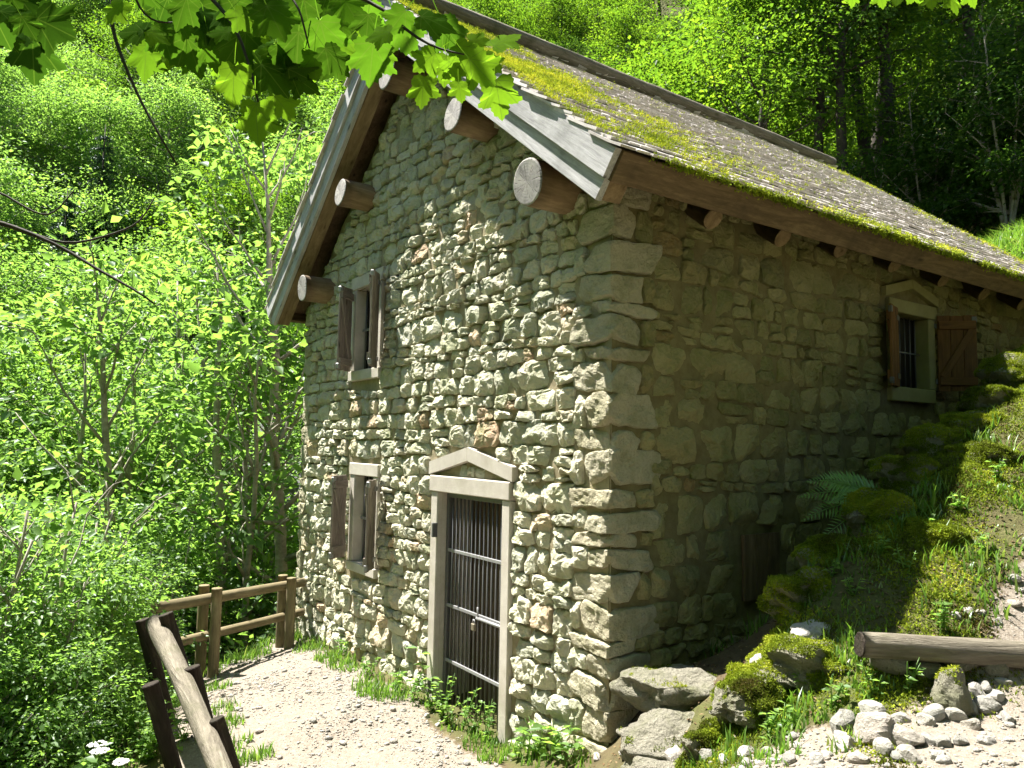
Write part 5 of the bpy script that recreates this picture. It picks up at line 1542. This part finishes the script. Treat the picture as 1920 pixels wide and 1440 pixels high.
# the wood behind the house
for px, dist, key, sc, label in ((1240, 21, 'wood0', .95, 'dark-stemmed tree rising straight behind the middle of the roof ridge'),
                                 (1500, 19.5, 'wood1', .95, 'dark-stemmed tree behind the far half of the roof'),
                                 (1700, 21, 'woodd', 1.0, 'broad dark tree behind the grassy slope'),
                                 (1090, 25, 'wood1', 1.0, 'dark-stemmed tree behind the near half of the roof ridge'),
                                 (1165, 18.5, 'wood0', .85, 'slender dark-stemmed tree close behind the middle of the roof'),
                                 (1385, 17.5, 'wood1', .8, 'slender dark-stemmed tree close behind the end of the ridge'),
                                 (1010, 20.5, 'wood2', .95, 'leafy tree close behind the front part of the ridge'),
                                 (1590, 18, 'woodd', .9, 'dark leafy tree close behind the far roof edge'),
                                 (1320, 23, 'wood2', 1.05, 'leafy tree between the slender stems behind the ridge'),
                                 (930, 24, 'wood0', 1.05, 'leafy tree seen just over the front end of the ridge')):
    x, y = at_col(px, dist); tree(key, 'forest_tree', x, y, sc, label, 'tree', seed=5)
for dist in np.arange(22, 80, 4.4):
    for px in np.arange(700, 2060, 1405 * 3.6 / dist):
        x, y = at_col(px + r.normal(0, 22), dist + r.normal(0, 1.1))
        dark = r.random() < float(smooth(1480, 1950, px)) * .85 + .05  # odds of shade-darkened leaves rise towards the right
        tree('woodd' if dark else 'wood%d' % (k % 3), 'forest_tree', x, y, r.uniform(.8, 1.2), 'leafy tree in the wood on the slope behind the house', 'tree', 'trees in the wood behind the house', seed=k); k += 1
for px, dist, sc in ((1905, 18.5, .62), (1960, 20, .8), (1830, 20.5, .6), (1600, 19.0, .55), (1750, 19.5, .6), (1420, 19, .55), (1300, 18.5, .5), (1100, 20, .6), (980, 20, .65), (1190, 22, .6)):
    x, y = at_col(px, dist)
    tree('hazeld', 'forest_bush', x, y, sc * 1.5, 'dark leafy bush at the edge of the wood behind the roof', 'bush', 'bushes at the edge of the wood', seed=k); k += 1
# unseen trees beside the viewer, added to cut sky light on the side wall
for x, y, sc in ((7.5, 1.5, .8), (9.5, 5.5, .9), (8, -4.5, .8), (12, 1, 1.0), (11, -7, .9), (13, 8, 1.0), (7.5, 8.5, .85), (15, -3, 1.1), (10, 11, 1.0), (6.3, 4.2, .9), (7.2, -1.8, .85), (9.5, -1.5, 1.1), (9.8, 2.8, 1.15), (7.8, 6.2, 1.0), (12.5, 4.5, 1.2), (14, -9, 1.1), (8.5, -9.5, 1.0), (5.5, 7.2, .8)):
    tree('wood%d' % (k % 3), 'forest_tree', x, y, sc, 'unseen leafy tree beside the viewer, added to shade the side wall', 'tree', 'unseen shading trees beside the viewer', seed=k); k += 1
for nm, fmt in (('hazel_bush', 'light green bush, %s from the left on the slope beyond the fence'), ('beech_tree', 'bright leafy tree, %s from the left in the near valley'),
                ('spruce_tree', 'dark spruce, %s from the left among the leafy valley trees'), ('forest_bush', 'dark leafy bush, %s from the left at the edge of the wood'),
                ('loose_rock', 'pale angular rock, %s from the left along the gravel path'), ('riser_stone', 'brown stone packed under the log step, %s from the left')):
    number_labels([o for o in COL.objects if o.name.split('.')[0] == nm], fmt)
for grp, fmt in (('weeds growing at the gate', 'low leafy weed against the gate, %s from the left'), ('weeds between gate and corner', 'broad-leaved weed, %s from the left between gate and house corner'),
                 ('weeds on the mossy bank', 'small leafy weed, %s from the left on the mossy bank'), ('weeds along the front wall', 'leafy weed, %s from the left in the grass along the front wall')):
    number_labels([o for o in COL.objects if o.get('group') == grp], fmt)
# unseen trees behind the viewer, added to block sky light from the front
for x, y, sc in ((-2, -10, 1.35), (1.5, -9.5, 1.3), (5, -11, 1.35), (-6, -13, 1.5), (-1, -14, 1.5), (8, -13, 1.3), (3.5, -14, 1.5), (-10, -17, 1.6), (1, -18, 1.6)):
    tree('beech%d' % (k % 2), 'unseen_shade_tree', x, y, sc, 'unseen leafy tree behind the viewer, added to shade the front wall', 'tree', 'unseen shading trees behind the viewer', seed=k); k += 1
# low ground cover on the valley slopes
n = 60000
a = r.uniform(-180, 700, n); dist = r.uniform(5.5, 30, n) ** 1.0
dirs = np.array([col_dir(p) for p in np.linspace(-180, 700, 200)])
dd = dirs[np.clip(((a + 180) / 880 * 199).astype(int), 0, 199)]
x = CAM[0] + dd[:, 0] * dist; y = CAM[1] + dd[:, 1] * dist
e, _ = edge_distance(np.column_stack([x, y]))
kk = (e > 0.15) & ~((x > -HW - .1) & (x < .1) & (y > 0) & (y < DEPTH))
x, y = x[kk], y[kk]; n = len(x)
B = np.column_stack([x, y, ground_z(x, y) + r.random(n) ** 2 * .5])
A = unit(np.column_stack([r.normal(size=n), r.normal(size=n), r.normal(0, .35, n)])); L = r.uniform(.07, .16, n)
V, F = leaf_quads(B, A, unit(np.array([0, 0, 1.0]) + r.normal(0, .5, (n, 3))), L, L * .65)
setting(put('undergrowth', mesh('undergrowth', V, F, M_LEAF, False, np.repeat(r.random(n), 4))), 'stuff', 'low leafy undergrowth covering the valley slope')
# white umbels in the lower left corner
for k, (px, py, d) in enumerate(((128, 1342, 5.4), (160, 1355, 5.3), (155, 1372, 5.2), (105, 1362, 5.6), (120, 1400, 5.3), (165, 1395, 5.2), (100, 1430, 5.2), (140, 1425, 5.0))):
    p = pxp(px, py, d)
    weed('umbel_plant', (p[0], p[1], p[2] - .75), 'leafy plant topped with a white flower umbel in the lower left undergrowth', 1200 + k, .8, 1, 16, .13, flower=(M_PETAL, 36, .055), group='white umbel plants', cat='flower')
number_labels([o for o in COL.objects if o.get('group') == 'white umbel plants'], 'plant with a white flower umbel, %s from the left in the undergrowth')

# ------------------------------------------------------------------ the maple whose branches hang into the view
mx, my = 3.9, -7.2
maple = thing('maple_tree', 'maple tree with large lobed leaves on branches hanging into the top of the view', 'tree', (mx, my, gz(mx, my)))
MO = np.array(maple.location)
P = np.array([(0, 0, -.4), (.05, .1, 1.5), (-.05, .3, 3.2), (-.25, .8, 4.6), (-.5, 1.6, 5.6)])
V, F = tube(P, [.17, .14, .12, .10, .07], 12)
put('trunk', mesh('trunk', V, F, M_DARKBARK, True), maple)
def lobed_leaf(seed):
    """a five-lobed toothed leaf, base at the origin, pointing along +x, creased along its veins"""
    r = np.random.default_rng(seed)
    half = [(0.0, 0.0), (-.08, .10), (-.12, .20), (-.07, .30), (-.09, .40), (.0, .42), (.04, .50), (.12, .45), (.20, .46), (.26, .40), (.33, .44), (.38, .51), (.47, .54), (.52, .60), (.62, .62), (.62, .53), (.68, .48), (.65, .40), (.68, .33), (.65, .26), (.74, .27), (.79, .22), (.87, .19), (.90, .11), (.97, .08), (1.05, .0)]
    hp = np.array(half); hp[1:-1] += r.normal(0, .012, (len(hp) - 2, 2))
    L = hp.copy(); Rr = hp[::-1].copy()[1:-1] * np.array([1, -1])
    out = np.vstack([L, Rr])
    out[:, 0] -= 0.02
    c = np.array([[0.26, 0.0]])
    V2 = np.vstack([out, c])
    z = -0.16 * (V2[:, 0] - .3) ** 2 - 0.28 * V2[:, 1] ** 2
    ang = np.arctan2(V2[:, 1], V2[:, 0] + 1e-6)
    for a0 in (-.82, -.41, .41, .82): pass
    z += 0.014 * np.cos(ang * 5.2) * np.hypot(V2[:, 0], V2[:, 1])
    V3 = np.column_stack([V2, z])
    n = len(out)
    F = [[i, (i + 1) % n, n][::-1] for i in range(n)]
    k = len(V3); st = []
    for q in np.linspace(0, 1, 5): st += [(-.02 - .62 * q, .05 * q * q - .011, .10 * q), (-.02 - .62 * q, .05 * q * q + .011, .10 * q)]
    V3 = np.vstack([V3, st])
    F += [[k + 2 * i, k + 2 * i + 1, k + 2 * i + 3, k + 2 * i + 2] for i in range(4)]
    return V3, F
LEAFM = []
for i in range(6):
    V, F = lobed_leaf(2000 + i)
    LEAFM.append(mesh('maple_leaf', V, F, M_MAPLE, True, (0.0, .1, .25, .5, .75, 1.0)[i]))
def branch(pts, r0, r1):
    P = np.array([pxp(*p) for p in pts]) - MO
    n = 14
    t = np.linspace(0, 1, len(P)); tt = np.linspace(0, 1, n)
    Q = np.column_stack([np.interp(tt, t, P[:, k]) for k in range(3)])
    for _ in range(2): Q[1:-1] = (Q[:-2] + 2 * Q[1:-1] + Q[2:]) / 4
    V, F = tube(Q, np.linspace(r0, r1, n), 7)
    put('branch', mesh('branch', V, F, M_DARKBARK, True), maple)
    return Q
# branch courses: (px, py, depth); they start out of view at the limb of the tree
branch([(420, -900, 2.6), (300, -300, 2.6), (190, 0, 2.6), (212, 60, 2.6), (232, 120, 2.55), (262, 190, 2.55), (300, 255, 2.5), (332, 310, 2.5)], .009, .003)
branch([(300, -300, 2.6), (330, -80, 2.5), (392, -5, 2.4), (440, 40, 2.35), (470, 130, 2.3), (485, 195, 2.25)], .009, .003)
branch([(330, -80, 2.5), (500, -60, 2.2), (640, -20, 2.0), (720, 10, 1.95), (745, 45, 1.92), (790, 78, 1.9), (830, 95, 1.88), (870, 102, 1.86)], .007, .002)
branch([(500, -60, 2.2), (560, 10, 2.1), (575, 70, 2.1), (580, 90, 2.1)], .004, .002)
branch([(300, -300, 2.6), (240, -60, 2.4), (255, 10, 2.4), (290, 45, 2.4), (350, 40, 2.4)], .006, .002)
branch([(-300, 380, 3.6), (-60, 395, 3.5), (40, 430, 3.5), (125, 465, 3.5), (170, 500, 3.45), (250, 540, 3.4), (290, 570, 3.4)], .014, .004)
branch([(40, 430, 3.5), (125, 462, 3.5), (210, 440, 3.5), (262, 420, 3.5), (290, 370, 3.5)], .007, .003)
branch([(-300, 380, 3.6), (-40, 330, 3.5), (60, 400, 3.5), (100, 405, 3.5), (140, 355, 3.5)], .007, .003)
branch([(420, -900, 2.6), (700, -700, 2.4), (1200, -500, 2.6), (1600, -120, 2.8), (1700, -30, 2.8), (1790, -10, 2.8)], .012, .003)
q0 = np.array([(-.5, 1.6, 5.6), tuple(pxp(420, -900, 2.6) - MO)])
V, F = tube([q0[0], q0.mean(0) + np.array([0, 0, .5]), q0[1]], [.07, .045, .016], 9)
put('branch', mesh('branch', V, F, M_DARKBARK, True), maple)
q1 = pxp(-300, 380, 3.6) - MO
V, F = tube([(-.05, .3, 3.2), tuple((np.array([-.05, .3, 3.2]) + q1) / 2 + np.array([0, 0, .4])), tuple(q1)], [.06, .03, .014], 9)
put('branch', mesh('branch', V, F, M_DARKBARK, True), maple)
# leaves: (px of the leaf base, py, size in photo px, angle of the tip in the picture (degrees, 0 = right, 90 = down), tint: low for leaves painted as shaded)
LV = [(815, 100, 75, 140, 4), (838, 105, 78, 95, 5), (842, 115, 62, 65, 4), (855, 85, 70, 30, 4), (880, 110, 98, 62, 5), (905, 105, 70, 40, 4), (925, 85, 85, -20, 5), (930, 150, 100, 70, 5), (795, 145, 82, 100, 5), (860, 155, 55, 85, 4),
      (880, 75, 60, 0, 4), (815, 90, 50, 170, 3), (700, 80, 110, 100, 2), (745, 40, 95, 60, 2), (790, 30, 100, 20, 1), (830, 40, 95, 60, 1), (760, 20, 80, 130, 2), (640, 30, 100, 110, 2), (600, 40, 110, 80, 2), (560, 60, 120, 100, 1),
      (520, 90, 110, 70, 1), (490, 120, 120, 60, 0), (545, 140, 90, 30, 0), (480, 195, 105, 100, 5), (515, 180, 80, 40, 4), (440, 125, 105, 95, 4), (460, 60, 120, 130, 1), (420, 30, 110, 150, 1), (390, 60, 100, 90, 2), (350, 70, 105, 80, 1),
      (300, 50, 90, 60, 1), (270, 55, 70, 30, 3), (330, 30, 95, 20, 2), (380, 10, 110, 60, 1), (440, 0, 110, 100, 1), (500, 10, 120, 70, 2), (570, 0, 110, 110, 1), (640, -10, 100, 60, 2), (690, 5, 90, 90, 2), (590, 100, 70, 90, 4),
      (610, 90, 90, 45, 1), (650, 75, 90, 130, 3), (0, 20, 90, 20, 0), (40, 30, 70, 55, 0), (0, 60, 70, 40, 0), (20, -10, 60, 60, 1), (430, 60, 60, 170, 2), (535, 30, 90, 160, 2), (475, 5, 90, 30, 1), (350, -5, 90, 120, 1), (730, 60, 70, 160, 3),
      (1600, -22, 50, 95, 5), (1650, -20, 50, 80, 5), (1690, -25, 55, 100, 5), (1745, -15, 50, 85, 5), (1780, -12, 62, 75, 5), (1815, -25, 58, 60, 5), (1720, -22, 45, 110, 4), (1770, -30, 50, 130, 4)]
rr = np.random.default_rng(3000)
LV = [(a, b, c * .64, d, min(5, e + 1)) for a, b, c, d, e in LV]
for q in range(62):
    px = rr.uniform(225, 720); py = rr.uniform(-40, 150 - 70 * abs(px - 480) / 260)
    LV.append((px, py, rr.uniform(38, 62), rr.normal(90, 45), int(rr.choice([0, 1, 2, 2, 3, 4, 5]))))
for q in range(10): LV.append((rr.uniform(-40, 70), rr.uniform(-30, 70), rr.uniform(60, 80), rr.normal(50, 40), 0))
for j, (px, py, sz, ang, ti) in enumerate(LV):
    d = 2.8 if px > 1500 else (1.9 if px > 690 else 2.35) + (rr.uniform(-.12, .15) if j < 60 else rr.uniform(.0, .7))
    p = pxp(px, py, d)
    L = sz * d / 1405.26 * 1.12
    a = math.radians(ang + rr.normal(0, 8))
    ex = Vector(RT) * math.cos(a) - Vector(UP) * math.sin(a) + Vector(FW) * rr.uniform(-.25, .35)
    ex.normalize()
    nrm = -Vector(FW) + Vector((0, 0, 1)) * rr.uniform(.15, .9) + Vector(RT) * rr.uniform(-.5, .5)
    ey = nrm.cross(ex).normalized(); ez = ex.cross(ey)
    o = put('leaf', LEAFM[ti], maple)
    o.matrix_local = Matrix.Translation(Vector(p - MO)) @ frame_matrix((0, 0, 0), ex, ey, ez).to_3x3().to_4x4() @ Matrix.Diagonal((L, L, L, 1))
